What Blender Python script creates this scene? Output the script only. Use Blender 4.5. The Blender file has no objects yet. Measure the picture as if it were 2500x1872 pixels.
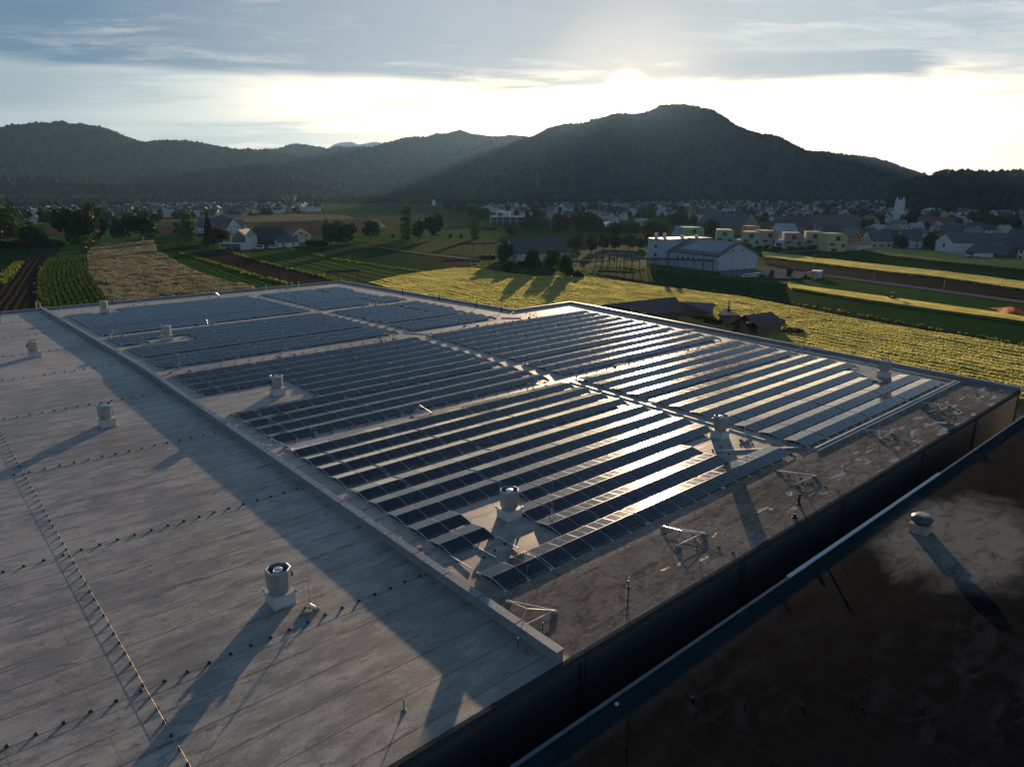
import bpy, math, random
import numpy as np
from mathutils import Matrix, Vector, noise as mnoise
random.seed(7); RNG = np.random.default_rng(7)
scn = bpy.context.scene
COL = scn.collection
SUN_E, EXPO, BG_S, SKYK, HAZE = 5.0, 0.75, .052, .8, 3.0e-5
# ------------------------------------------------------------------ camera
S = 21.6                       # camera height above the warehouse eave (z = 0); the fields lie at z = ZG
ZG = -11.0
PITCH, ROLL, YAW, FPX = math.radians(15.149), math.radians(.226), math.radians(48.42), 1749.
_fw = np.array([math.cos(YAW), math.sin(YAW), 0]); _rt = np.array([math.sin(YAW), -math.cos(YAW), 0]); _up = np.array([0, 0, 1.])
CF = _fw*math.cos(PITCH)-_up*math.sin(PITCH); _u0 = _fw*math.sin(PITCH)+_up*math.cos(PITCH)
CR = _rt*math.cos(ROLL)+_u0*math.sin(ROLL); CU = -_rt*math.sin(ROLL)+_u0*math.cos(ROLL)
cam_d = bpy.data.cameras.new('camera'); cam = bpy.data.objects.new('camera', cam_d); COL.objects.link(cam)
m = Matrix.Identity(4)
for i in range(3):
    m[i][0] = CR[i]; m[i][1] = CU[i]; m[i][2] = -CF[i]
m[2][3] = S
cam.matrix_world = m
cam_d.sensor_width = 36; cam_d.lens = FPX/2500*36; cam_d.clip_start = .5; cam_d.clip_end = 40000
scn.camera = cam
# ------------------------------------------------------------------ sun, sky, exposure
SUN_AZ, SUN_EL = math.radians(40.0), math.radians(6.6)
SUN_DIR = Vector((math.cos(SUN_AZ)*math.cos(SUN_EL), math.sin(SUN_AZ)*math.cos(SUN_EL), math.sin(SUN_EL)))
sl = bpy.data.lights.new('sun', 'SUN'); sl.energy = SUN_E; sl.angle = math.radians(.5); sl.color = (1, .70, .44)
so = bpy.data.objects.new('sun', sl); COL.objects.link(so)
so.rotation_euler = SUN_DIR.to_track_quat('Z', 'Y').to_euler(); so.location = SUN_DIR*60
scn.render.engine = 'CYCLES'
scn.view_settings.view_transform = 'Standard'; scn.view_settings.look = 'None'
scn.view_settings.gamma = 1; scn.view_settings.exposure = EXPO; scn.view_settings.use_curve_mapping = False
W = bpy.data.worlds.new('World'); scn.world = W; W.use_nodes = True
def NT(tree):
    nt = tree; nt.nodes.clear(); return nt
class B:
    """tiny node builder"""
    def __init__(s, nt): s.nt = nt
    def n(s, typ, props=None, **ins):
        nd = s.nt.nodes.new(typ)
        for k, v in (props or {}).items(): setattr(nd, k, v)
        for k, v in ins.items():
            key = k.replace('_', ' ')
            if key not in nd.inputs: key = int(k[1:]) if k[0] == 'i' and k[1:].isdigit() else key
            s.set(nd.inputs[key], v)
        return nd
    def set(s, inp, v):
        if hasattr(v, 'is_output') or isinstance(v, bpy.types.NodeSocket): s.nt.links.new(v, inp)
        elif isinstance(v, bpy.types.Node): s.nt.links.new(v.outputs[0], inp)
        else:
            if inp.type == 'RGBA' and len(v) == 3: v = (*v, 1)
            inp.default_value = v
    def math(s, op, a, b=0., c=0., clamp=False):
        nd = s.nt.nodes.new('ShaderNodeMath'); nd.operation = op; nd.use_clamp = clamp
        s.set(nd.inputs[0], a); s.set(nd.inputs[1], b); s.set(nd.inputs[2], c); return nd.outputs[0]
    def vmath(s, op, a, b=(0, 0, 0)):
        nd = s.nt.nodes.new('ShaderNodeVectorMath'); nd.operation = op
        s.set(nd.inputs[0], a); s.set(nd.inputs[1], b)
        return nd.outputs['Value'] if op in ('DOT_PRODUCT', 'LENGTH') else nd.outputs[0]
    def mix(s, f, a, b, bt='MIX'):
        nd = s.nt.nodes.new('ShaderNodeMix'); nd.data_type = 'RGBA'; nd.blend_type = bt; nd.clamp_factor = True
        s.set(nd.inputs[0], f); s.set(nd.inputs[6], a); s.set(nd.inputs[7], b); return nd.outputs[2]
    def ss(s, x, lo, hi, a=0., b=1.):
        nd = s.nt.nodes.new('ShaderNodeMapRange'); nd.interpolation_type = 'SMOOTHSTEP'
        s.set(nd.inputs[0], x); s.set(nd.inputs[1], lo); s.set(nd.inputs[2], hi); s.set(nd.inputs[3], a); s.set(nd.inputs[4], b)
        return nd.outputs[0]
    def noise(s, vec, scale=5., detail=2., rough=.5, dist=0.):
        nd = s.n('ShaderNodeTexNoise'); s.set(nd.inputs['Vector'], vec); nd.inputs['Scale'].default_value = scale
        nd.inputs['Detail'].default_value = detail; nd.inputs['Roughness'].default_value = rough; nd.inputs['Distortion'].default_value = dist
        return nd.outputs[0]
    def scale(s, vec, sc, rot=0., loc=(0, 0, 0)):
        nd = s.n('ShaderNodeMapping'); s.set(nd.inputs[0], vec); nd.inputs['Scale'].default_value = sc
        nd.inputs['Rotation'].default_value = (0, 0, rot); nd.inputs['Location'].default_value = loc; return nd.outputs[0]
def build_world():
    nt = NT(W.node_tree); b = B(nt)
    tc = b.n('ShaderNodeTexCoord'); d = b.vmath('NORMALIZE', tc.outputs['Generated'])
    sky = nt.nodes.new('ShaderNodeTexSky'); sky.sky_type = 'NISHITA'; sky.sun_disc = False
    sky.sun_elevation = SUN_EL; sky.sun_rotation = math.radians(90)-SUN_AZ
    sky.altitude = 300; sky.air_density = 1.0; sky.dust_density = 1.0; sky.ozone_density = 1.6
    sep = b.n('ShaderNodeSeparateXYZ'); nt.links.new(d, sep.inputs[0])
    z = sep.outputs[2]
    cs = b.vmath('DOT_PRODUCT', d, tuple(SUN_DIR))                       # cosine of the angle to the sun
    # azimuth to the right of the sun (positive) or left (negative)
    side = b.vmath('DOT_PRODUCT', d, (math.sin(SUN_AZ), -math.cos(SUN_AZ), 0))
    el = b.math('ARCSINE', z)                                             # radians
    zz = b.math('MAXIMUM', z, 0.0)
    inv = b.math('DIVIDE', 1., b.math('ADD', zz, .055))
    pl = b.vmath('MULTIPLY', d, (1, 1, 0)); sc = nt.nodes.new('ShaderNodeVectorMath'); sc.operation = 'SCALE'
    nt.links.new(pl, sc.inputs[0]); nt.links.new(inv, sc.inputs['Scale']); P = sc.outputs[0]
    # stretch across the line of sight
    P1 = b.scale(P, (1, 1, 1), rot=-YAW)
    big = b.noise(b.scale(P1, (.24, .15, 1), loc=(1.7, .4, 0)), 1., 4., .55, .3)
    med = b.noise(b.scale(P1, (.9, .42, 1), loc=(5., 2., 3)), 1., 6., .6, .5)
    fine = b.noise(b.scale(P1, (3.2, 1.5, 1), loc=(2, 8, 1)), 1., 6., .65, .4)
    edge = b.math('ADD', .118, b.math('MULTIPLY', side, -.015))
    wob = b.math('ADD', b.math('MULTIPLY', b.math('SUBTRACT', big, .5), .13), b.math('MULTIPLY', b.math('SUBTRACT', med, .5), .075))
    e2 = b.math('SUBTRACT', b.math('ADD', el, wob), edge)
    bank = b.ss(e2, -.008, .018)                                          # the grey-blue cloud bank and its lower rim
    rgt = b.ss(side, -.02, .36)
    brk = b.ss(b.math('ADD', b.math('MULTIPLY', med, .6), b.math('MULTIPLY', big, .4)), .42, .60)
    tongue = b.math('MULTIPLY', b.ss(b.math('ADD', el, b.math('MULTIPLY', b.math('SUBTRACT', med, .5), .05)), .172, .150), b.ss(b.math('ADD', side, b.math('MULTIPLY', b.math('SUBTRACT', med, .5), .3)), .40, .30))
    patchy = b.math('MAXIMUM', tongue, b.math('MULTIPLY', brk, b.ss(side, .75, .25, .35, .8)))
    bank = b.math('MULTIPLY', bank, b.mix(b.ss(side, -.02, .20), (1, 1, 1), patchy))
    streak = b.ss(b.math('ADD', b.math('MULTIPLY', med, .5), b.math('MULTIPLY', fine, .5)), .50, .64)   # bright rifts in the bank
    topb = b.ss(el, .155, .30)
    bank_d = b.math('MULTIPLY', bank, b.math('SUBTRACT', 1., b.math('MULTIPLY', streak, .42)))
    # thin grey streaks in the clear band above the hills, mostly left
    thin = b.math('MULTIPLY', b.ss(b.noise(b.scale(P1, (.5, .22, 1), loc=(9, 3, 5)), 1., 6., .65, .3), .42, .60), b.ss(side, .02, -.30, .15, .95))
    glow = b.ss(cs, .55, 1.); glow = b.math('POWER', glow, 2.2)
    clear = b.mix(glow, (.34, .48, .57), (1.5, 1.42, 1.25))
    clear = b.mix(b.ss(side, .2, .62, 0, .45), clear, (.92, .98, 1.02))
    upper = b.mix(b.ss(b.math('ADD', b.math('MULTIPLY', fine, .6), b.math('MULTIPLY', med, .4)), .40, .60), (.42, .53, .62), (.90, .92, .93))
    clear = b.mix(b.math('MULTIPLY', b.ss(el, .140, .175), b.ss(side, .75, .40, .35, .9)), clear, upper)
    hz = b.mix(b.ss(el, .02, .11), b.mix(.35, clear, (1.15, 1.1, .92)), clear)
    band = b.mix(b.math('MULTIPLY', b.ss(el, .15, .115), b.math('POWER', b.ss(cs, .84, 1.), 1.6)), (1., 1., 1.), (4.0, 3.2, 2.1))
    hz = b.mix(1., hz, band, 'MULTIPLY')
    ccol = b.mix(b.ss(cs, .76, 1.), (.11, .235, .385), (.47, .54, .63))
    ccol = b.mix(b.ss(fine, .3, .75, 0, .35), ccol, (.30, .40, .50))
    col = b.mix(b.math('MULTIPLY', thin, .85), hz, b.mix(b.ss(cs, .7, .97), (.36, .48, .55), (.66, .74, .76)))
    col = b.mix(bank_d, col, ccol)
    # overhead: the bank opens to dull blue between clouds
    mid = b.mix(b.ss(med, .40, .62), (.17, .33, .56), (.30, .45, .64)); hi = b.mix(b.ss(med, .40, .62), (.030, .08, .17), (.07, .13, .22))
    col = b.mix(b.ss(el, .24, .40), col, mid); col = b.mix(b.ss(el, .44, .72), col, hi)
    skyc = b.mix(1., sky.outputs[0], (SKYK, SKYK, SKYK), 'MULTIPLY')
    col = b.mix(1., col, (10, 10, 10), 'MULTIPLY')
    col = b.mix(.16, col, skyc)
    # aureole round the sun: light scattered by thin cloud
    a1 = b.math('POWER', b.ss(cs, math.cos(math.radians(2.3)), 1.), 1.6)
    a2 = b.math('POWER', b.ss(cs, math.cos(math.radians(9)), 1.), 2.)
    a0 = b.ss(cs, math.cos(math.radians(1.1)), math.cos(math.radians(.5)))
    add = b.mix(1., b.mix(a2, (0, 0, 0), (2.4, 1.9, 1.3)), b.mix(a1, (0, 0, 0), (24., 17, 9)), 'ADD')
    add = b.mix(1., add, b.mix(a0, (0, 0, 0), (240, 190, 130)), 'ADD')
    col = b.mix(1., col, add, 'ADD')
    # below the horizon
    col = b.mix(b.ss(z, -.02, -.0), (.5, .55, .5), col)
    bg = b.n('ShaderNodeBackground'); nt.links.new(col, bg.inputs[0]); bg.inputs[1].default_value = BG_S
    out = b.n('ShaderNodeOutputWorld'); nt.links.new(bg.outputs[0], out.inputs[0])
build_world()
W.cycles.sampling_method = 'MANUAL'; W.cycles.sample_map_resolution = 2048
scn.cycles.volume_max_steps = 16; scn.cycles.max_bounces = 6; scn.cycles.diffuse_bounces = 2; scn.cycles.glossy_bounces = 3
scn.cycles.transparent_max_bounces = 6; scn.cycles.volume_bounces = 0; scn.cycles.sample_clamp_indirect = 6
# ------------------------------------------------------------------ geometry of the place
def zr(u, v):
    """height of the low gabled warehouse roof"""
    v1, vr, v2 = 20.1, 88.5, 151.
    z = 1.324*(v-v1)/(vr-v1) if v < vr else 1.324-.85*(v-vr)/(v2-vr)
    return z + .24*max(0, u-20)/70*max(0, min(v, 95)-20)/70
def ray(x, y): return CF+CR*(x-1250)/FPX+CU*(936-y)/FPX
def G(x, y, z=ZG):
    r = ray(x, y); t = (z-S)/r[2]; return Vector((r[0]*t, r[1]*t, z))
def scale_at(p): return (Vector(p[:2]).length)/FPX          # metres per photo pixel at p (nearly)
# ------------------------------------------------------------------ object helpers
def tag(o, label=None, cat=None, group=None, kind=None):
    if label: o['label'] = label
    if cat: o['category'] = cat
    if group: o['group'] = group
    if kind: o['kind'] = kind
    return o
def thing(name, label, cat, loc=(0, 0, 0), rz=0., group=None):
    o = bpy.data.objects.new(name, None); COL.objects.link(o); o.location = loc; o.rotation_euler = (0, 0, rz)
    o.empty_display_size = .2
    return tag(o, label, cat, group)
class MB:
    def __init__(s): s.v = []; s.f = []; s.m = []
    def add(s, vs, fs, mi=0):
        n = len(s.v); s.v += [tuple(p) for p in vs]; s.f += [tuple(i+n for i in f) for f in fs]; s.m += [mi]*len(fs); return s
    def box(s, x0, x1, y0, y1, z0, z1, mi=0, mat=None):
        vs = [(x0, y0, z0), (x1, y0, z0), (x1, y1, z0), (x0, y1, z0), (x0, y0, z1), (x1, y0, z1), (x1, y1, z1), (x0, y1, z1)]
        if mat is not None: vs = [tuple(mat @ Vector(p)) for p in vs]
        return s.add(vs, [(0, 3, 2, 1), (4, 5, 6, 7), (0, 1, 5, 4), (1, 2, 6, 5), (2, 3, 7, 6), (3, 0, 4, 7)], mi)
    def ring(s, prof, n=12, c=(0, 0), mi=0, rot=0., capb=False, capt=True):
        """lathe of (radius, z) pairs"""
        vs = []
        for r, z in prof:
            for k in range(n):
                a = rot+2*math.pi*k/n; vs.append((c[0]+r*math.cos(a), c[1]+r*math.sin(a), z))
        fs = []
        for j in range(len(prof)-1):
            for k in range(n):
                fs.append((j*n+k, j*n+(k+1) % n, (j+1)*n+(k+1) % n, (j+1)*n+k))
        if capt: fs.append(tuple((len(prof)-1)*n+k for k in range(n)))
        if capb: fs.append(tuple(reversed(range(n))))
        return s.add(vs, fs, mi)
    def tube(s, p, q, r, n=6, mi=0, r2=None):
        p = Vector(p); q = Vector(q); d = (q-p); L = d.length
        if L < 1e-6: return s
        M = Matrix.Translation(p) @ d.to_track_quat('Z', 'Y').to_matrix().to_4x4()
        r2 = r if r2 is None else r2
        vs = [M @ Vector((r*math.cos(2*math.pi*k/n), r*math.sin(2*math.pi*k/n), 0)) for k in range(n)]
        vs += [M @ Vector((r2*math.cos(2*math.pi*k/n), r2*math.sin(2*math.pi*k/n), L)) for k in range(n)]
        return s.add(vs, [(k, (k+1) % n, n+(k+1) % n, n+k) for k in range(n)]+[tuple(reversed(range(n))), tuple(range(n, 2*n))], mi)
    def bar(s, p, q, w, h, mi=0):
        """rectangular bar from p to q"""
        p = Vector(p); q = Vector(q); d = q-p; L = d.length
        M = Matrix.Translation(p) @ d.to_track_quat('X', 'Z').to_matrix().to_4x4()
        return s.box(0, L, -w/2, w/2, -h/2, h/2, mi, M)
    def mesh(s, name, mats, smooth=False):
        me = bpy.data.meshes.new(name); me.from_pydata(s.v, [], s.f)
        for m_ in (mats if isinstance(mats, (list, tuple)) else [mats]): me.materials.append(m_)
        if any(s.m): me.polygons.foreach_set('material_index', s.m)
        if smooth: me.polygons.foreach_set('use_smooth', [True]*len(s.f))
        me.update(); return me
    def obj(s, name, mats, parent=None, smooth=False, loc=None):
        o = bpy.data.objects.new(name, s.mesh(name, mats, smooth)); COL.objects.link(o)
        if parent: o.parent = parent
        if loc: o.location = loc
        return o
def np_mesh(name, V, F, mats, midx=None, smooth=False):
    """big mesh from numpy arrays (all faces the same number of corners)"""
    me = bpy.data.meshes.new(name); nv, nf, k = len(V), len(F), F.shape[1]
    me.vertices.add(nv); me.vertices.foreach_set('co', V.astype(np.float32).ravel())
    me.loops.add(nf*k); me.loops.foreach_set('vertex_index', F.astype(np.int32).ravel())
    me.polygons.add(nf); me.polygons.foreach_set('loop_start', np.arange(0, nf*k, k, dtype=np.int32))
    for m_ in (mats if isinstance(mats, (list, tuple)) else [mats]): me.materials.append(m_)
    if midx is not None: me.polygons.foreach_set('material_index', midx.astype(np.int32))
    if smooth: me.polygons.foreach_set('use_smooth', np.ones(nf, dtype=bool))
    me.update(calc_edges=True); me.validate(); return me
def copy_tree(o, loc=None, rz=None, label=None, group=None, parent=None, sc=None):
    c = o.copy(); COL.objects.link(c)
    if parent is not None: c.parent = parent
    if loc is not None: c.location = loc
    if rz is not None: c.rotation_euler = (0, 0, rz)
    if sc is not None: c.scale = sc
    if label: c['label'] = label
    if group: c['group'] = group
    for ch in list(o.children): copy_tree(ch, parent=c)
    return c
# ------------------------------------------------------------------ materials
def new_mat(name):
    m_ = bpy.data.materials.new(name); m_.use_nodes = True; nt = NT(m_.node_tree); b = B(nt)
    out = b.n('ShaderNodeOutputMaterial'); return m_, b, out
def pbr(b, out, col, rough=.6, metal=0., spec=.5, normal=None, coat=0.):
    p = b.n('ShaderNodeBsdfPrincipled'); b.set(p.inputs['Base Color'], col); b.set(p.inputs['Roughness'], rough)
    b.set(p.inputs['Metallic'], metal); b.set(p.inputs['Specular IOR Level'], spec)
    if coat: p.inputs['Coat Weight'].default_value = coat
    if normal is not None: b.set(p.inputs['Normal'], normal)
    b.nt.links.new(p.outputs[0], out.inputs[0]); return p
def simple(name, c, rough=.6, metal=0., var=.18, scale=1.5, spec=.5, bump=0., rand=0.):
    """a painted, metal or mineral surface with uneven tone"""
    m_, b, out = new_mat(name); tc = b.n('ShaderNodeTexCoord').outputs['Object']
    n1 = b.noise(tc, scale, 5., .6); n2 = b.noise(tc, scale*7, 3., .6)
    f = b.math('ADD', b.math('MULTIPLY', n1, .7), b.math('MULTIPLY', n2, .3))
    d = tuple(x*(1-var) for x in c); l = tuple(min(1, x*(1+var)) for x in c)
    col = b.mix(b.ss(f, .3, .7), d, l)
    if rand:
        oi = b.n('ShaderNodeObjectInfo').outputs['Random']
        col = b.mix(oi, col, b.mix(1., col, (1-rand, 1-rand, 1-rand), 'MULTIPLY'))
    nrm = None
    if bump:
        bp_ = b.n('ShaderNodeBump'); bp_.inputs['Strength'].default_value = bump; bp_.inputs['Distance'].default_value = .05; b.set(bp_.inputs['Height'], f); nrm = bp_.outputs[0]
    pbr(b, out, col, b.ss(n1, .25, .75, max(0, rough-.08), min(1, rough+.08)), metal, spec, nrm); return m_
# ================================================================== the warehouse
U1, UN, V0, VN, V2 = 94.4, 80.6, 20.1, 90.4, 150.8        # right wall, notch wall, front wall, notch, far wall
KU = 21.0                                                  # fire wall (low kerb across the roof)
def roof_mat():
    m_, b, out = new_mat('roof_membrane'); tc = b.n('ShaderNodeTexCoord').outputs['Object']
    sp = b.n('ShaderNodeSeparateXYZ'); b.set(sp.inputs[0], tc); u, v = sp.outputs[0], sp.outputs[1]
    wob = b.noise(tc, .35, 2.); wv = b.math('ADD', v, b.math('MULTIPLY', wob, .10))
    t = b.math('FRACT', b.math('DIVIDE', wv, 1.93)); row = b.math('FLOOR', b.math('DIVIDE', wv, 1.93))
    # distance to the welded seam, in metres
    dse = b.math('MULTIPLY', b.math('MINIMUM', t, b.math('SUBTRACT', 1., t)), 1.93)
    sm = b.noise(b.scale(tc, (.16, .8, 1)), 1., 5., .65)
    seam = b.math('MULTIPLY', b.ss(dse, .11, .015), b.ss(sm, .30, .60, .35, 1.))
    st = b.noise(b.scale(tc, (.42, 2.9, 1)), 1., 4., .62)
    stain = b.math('MULTIPLY', b.ss(st, .585, .64), b.ss(dse, .60, .05))
    # sheet ends
    ph = b.math('FRACT', b.math('MULTIPLY', b.math('SINE', b.math('MULTIPLY', row, 12.9898)), 43758.5))
    uu = b.math('FRACT', b.math('ADD', b.math('DIVIDE', u, 12.), ph))
    en = b.ss(b.math('ABSOLUTE', b.math('SUBTRACT', uu, .5)), .0042, .0012)
    m1 = b.noise(tc, .06, 4., .6); m2 = b.noise(b.scale(tc, (.5, 1.2, 1)), 1., 6., .65); m3 = b.noise(tc, 9., 3., .7)
    # every sheet its own tone
    rt = b.math('FRACT', b.math('MULTIPLY', b.math('SINE', b.math('ADD', b.math('MULTIPLY', row, 78.233), b.math('FLOOR', b.math('ADD', b.math('DIVIDE', u, 12.), ph)))), 1437.3))
    f = b.math('ADD', b.math('ADD', b.math('MULTIPLY', m1, .4), b.math('MULTIPLY', m2, .4)), b.math('MULTIPLY', m3, .2))
    col = b.mix(b.ss(f, .43, .57), (.215, .203, .186), (.405, .382, .348))
    col = b.mix(b.math('MULTIPLY', rt, .22), col, (.24, .225, .21))
    col = b.mix(b.math('MULTIPLY', seam, .62), col, (.105, .085, .065))
    col = b.mix(b.math('MULTIPLY', en, .35), col, (.12, .10, .09))
    col = b.mix(b.math('MULTIPLY', stain, .75), col, (.085, .082, .085))
    spn = b.ss(b.noise(b.scale(tc, (1.2, 3.2, 1)), 1., 2., .5), .655, .69); col = b.mix(b.math('MULTIPLY', spn, .6), col, (.10, .095, .09))
    # the strip along the front eave: more dirt, silt and shallow puddles
    fr = b.math('MULTIPLY', b.ss(v, 33., 25.), b.ss(u, 21., 22.))
    silt = b.noise(b.scale(tc, (.35, .9, 1)), 1., 7., .72, .6); silt2 = b.noise(tc, 3.2, 6., .8)
    col = b.mix(b.math('MULTIPLY', fr, b.ss(b.math('ADD', b.math('MULTIPLY', silt, .5), b.math('MULTIPLY', silt2, .5)), .40, .60, .30, .80)), col, (.135, .110, .085))
    grit = b.noise(b.scale(tc, (.9, 1.7, 1), rot=.5), 1., 6., .75, 1.2); col = b.mix(b.math('MULTIPLY', fr, b.ss(grit, .49, .60, 0, .45)), col, (.27, .235, .19)); col = b.mix(b.math('MULTIPLY', fr, b.ss(grit, .49, .40, 0, .50)), col, (.075, .060, .046))
    pu = b.noise(b.scale(tc, (.42, 1.25, 1), loc=(3.1, .7, 0)), 1., 3., .5, .25)
    pmask = b.math('MULTIPLY', b.math('MULTIPLY', b.ss(v, 25.8, 23.), b.ss(u, 24., 34., .55, 1.)), b.ss(u, 40., 70., .8, 1.))
    pth = b.math('ADD', .600, b.math('MULTIPLY', b.math('SUBTRACT', 1., pmask), .3))
    pudd = b.ss(b.math('SUBTRACT', pu, pth), 0., .008)
    rim = b.math('SUBTRACT', b.ss(b.math('SUBTRACT', pu, pth), -.022, -.006), pudd)
    col = b.mix(b.math('MULTIPLY', b.math('MAXIMUM', rim, 0.), .5), col, (.42, .37, .27))
    col = b.mix(b.math('MULTIPLY', pudd, .85), col, (.085, .11, .14))
    rough = b.mix(pudd, b.mix(b.ss(m2, .3, .7), (.42, .42, .42), (.58, .58, .58)), (.28, .28, .28))
    # small ripples of the loose sheet
    rough = b.mix(b.math('MULTIPLY', fr, b.math('SUBTRACT', 1., pudd)), rough, (.66, .66, .66))
    rip = b.noise(b.scale(tc, (.45, 1.6, 1)), 1., 5., .6, .8)
    h = b.math('ADD', b.math('MULTIPLY', b.ss(dse, 0., .06), b.math('MULTIPLY', b.math('SUBTRACT', 1., fr), .25)), b.math('ADD', b.math('MULTIPLY', rip, b.mix(fr, (.55, .55, .55), (.22, .22, .22))), b.math('MULTIPLY', m3, .25)))
    h = b.math('MULTIPLY', h, b.math('SUBTRACT', 1., pudd))
    bp_ = b.n('ShaderNodeBump'); bp_.inputs['Strength'].default_value = .55; bp_.inputs['Distance'].default_value = .035; b.set(bp_.inputs['Height'], h)
    pbr(b, out, col, rough, 0, b.mix(fr, (.34, .34, .34), b.mix(pudd, (.0, .0, .0), (.5, .5, .5))), bp_.outputs[0]); return m_
M_ROOF = roof_mat()
M_CAP = simple('coping_metal', (.20, .235, .27), .42, .35, .12, .8)
M_CURB = simple('curb_sheet', (.42, .45, .47), .55, 0, .10, 2.)
M_ALU = simple('aluminium', (.62, .64, .67), .32, .85, .10, 3.)
M_STEEL = simple('galvanised_steel', (.45, .46, .47), .42, .7, .15, 4.)
M_BLACK = simple('black_rubber', (.012, .012, .013), .6, 0, .2, 4.)
M_CONC = simple('concrete', (.20, .20, .19), .85, 0, .2, 6., bump=.3)
def kerb_top_mat():
    m_, b, out = new_mat('mottled_coping'); tc = b.n('ShaderNodeTexCoord').outputs['Object']
    n = b.noise(tc, 9., 5., .75); n2 = b.noise(tc, .7, 3.)
    col = b.mix(b.ss(n, .45, .56), (.09, .13, .17), (.27, .32, .38)); col = b.mix(b.ss(n2, .4, .7, 0, .4), col, (.22, .25, .28))
    pbr(b, out, col, .42, .1); return m_
M_KTOP = kerb_top_mat()
M_KSIDE = simple('fire_wall_sheet', (.20, .215, .225), .6, 0, .14, .9)
def wall_mat():
    m_, b, out = new_mat('dark_sandwich_panel'); tc = b.n('ShaderNodeTexCoord').outputs['Object']
    sp = b.n('ShaderNodeSeparateXYZ'); b.set(sp.inputs[0], tc)
    t = b.math('FRACT', b.math('DIVIDE', b.math('ADD', sp.outputs[2], 20.), 1.0))
    g = b.ss(b.math('ABSOLUTE', b.math('SUBTRACT', t, .5)), .018, .006)
    n = b.noise(b.scale(tc, (.3, .3, 2.)), 1., 4.)
    col = b.mix(b.ss(n, .3, .7), (.050, .054, .060), (.070, .074, .080)); col = b.mix(b.math('MULTIPLY', g, .8), col, (.13, .14, .15))
    bp_ = b.n('ShaderNodeBump'); bp_.inputs['Strength'].default_value = .3; bp_.inputs['Distance'].default_value = .02; b.set(bp_.inputs['Height'], b.math('SUBTRACT', b.math('MULTIPLY', b.noise(tc, .8, 2.), .3), g))
    pbr(b, out, col, .42, .3, .5, bp_.outputs[0]); return m_
M_WALL = wall_mat()
wh = thing('warehouse', 'huge flat roofed warehouse with dark front wall and solar panels on its grey roof', 'warehouse', (0, 0, 0))
def build_roof():
    us = [-30, -15, 0, 10, KU, 35, 50, 65, 80.6, 88, U1]; vs = [V0+.18, 30, 42, 54, 66, 78, 88.5, VN, 100, 112, 125, 138, V2-.18]
    idx = {}; V = []; F = []
    for i, u in enumerate(us):
        for j, v in enumerate(vs):
            if u > UN+.1 and v > VN+.1: continue
            idx[i, j] = len(V); V.append((u if u != U1 else U1-.18, v, zr(u, v)))
    for i in range(len(us)-1):
        for j in range(len(vs)-1):
            q = [(i, j), (i+1, j), (i+1, j+1), (i, j+1)]
            if all(k in idx for k in q): F.append(tuple(idx[k] for k in q))
    mb = MB(); mb.add(V, F); mb.obj('roof', M_ROOF, wh)
build_roof()
def parapet(p, q, w, h0, h1, name, mat, n=12, cap=True, parent=wh, drop=-11., ct=.10):
    """wall run from p to q (outer face on the right hand) from the ground to h1 above the roof"""
    mb = MB(); p = Vector(p); q = Vector(q); d = (q-p).normalized(); nrm = Vector((d.y, -d.x))
    pts = [p+(q-p)*k/n for k in range(n+1)]; V = []
    for a in pts:
        z = zr(a.x, a.y); i = a-nrm*w
        V += [(a.x, a.y, drop), (a.x, a.y, z+h1), (i.x, i.y, z+h1), (i.x, i.y, z-.25)]
    F = []
    for k in range(n):
        o = k*4; F += [(o, o+4, o+5, o+1), (o+1, o+5, o+6, o+2), (o+2, o+6, o+7, o+3)]
    F += [(0, 1, 2, 3), tuple(reversed([n*4+i for i in range(4)]))]
    mb.add(V, F); o = mb.obj(name, mat, parent)
    if cap:
        c = MB(); V = []
        for a in pts:
            z = zr(a.x, a.y)+h1; A = a+nrm*.04; I = a-nrm*(w+.03)
            V += [(A.x, A.y, z-ct), (A.x, A.y, z+.035), (I.x, I.y, z+.02), (I.x, I.y, z-ct)]
        F = []
        for k in range(n):
            o_ = k*4; F += [(o_, o_+4, o_+5, o_+1), (o_+1, o_+5, o_+6, o_+2), (o_+2, o_+6, o_+7, o_+3)]
        F += [(0, 1, 2, 3), tuple(reversed([n*4+i for i in range(4)]))]
        c.add(V, F); c.obj('coping', M_CAP, parent)
    return o
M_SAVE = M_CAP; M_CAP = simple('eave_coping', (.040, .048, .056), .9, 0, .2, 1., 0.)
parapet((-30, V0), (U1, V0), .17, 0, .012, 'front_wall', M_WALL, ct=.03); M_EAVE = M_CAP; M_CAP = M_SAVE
parapet((U1, V0), (U1, VN), .30, 0, .34, 'side_wall', M_KSIDE)
parapet((U1-.31, VN), (UN, VN), .30, 0, .34, 'side_wall', M_KSIDE, 3)
parapet((UN, VN+.31), (UN, V2), .30, 0, .34, 'side_wall', M_KSIDE)
parapet((UN-.31, V2), (-30, V2), .30, 0, .34, 'side_wall', M_KSIDE)
# joints and folded trims on the front wall
for u in (22.6, 36.9, 50.6, 65.8, 79.7, 93.9):
    mb = MB(); mb.box(u-.42, u-.18, V0-.035, V0+.05, -10.9, .02); mb.box(u+.02, u+.10, V0-.05, V0+.05, -10.9, .02); mb.obj('wall_joint', M_BLACK, wh)
mb = MB()
for k in range(25):
    u0 = -30+k*124.4/25; u1 = u0+124.4/25
    mb.add([(u0, V0-.07, zr(u0, V0)-.32), (u1, V0-.07, zr(u1, V0)-.32), (u1, V0-.07, zr(u1, V0)-.13), (u0, V0-.07, zr(u0, V0)-.13), (u0, V0+.0, zr(u0, V0)-.11), (u1, V0, zr(u1, V0)-.11)], [(0, 1, 2, 3), (3, 2, 5, 4)])
mb.obj('eave_flashing', M_EAVE, wh)
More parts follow.
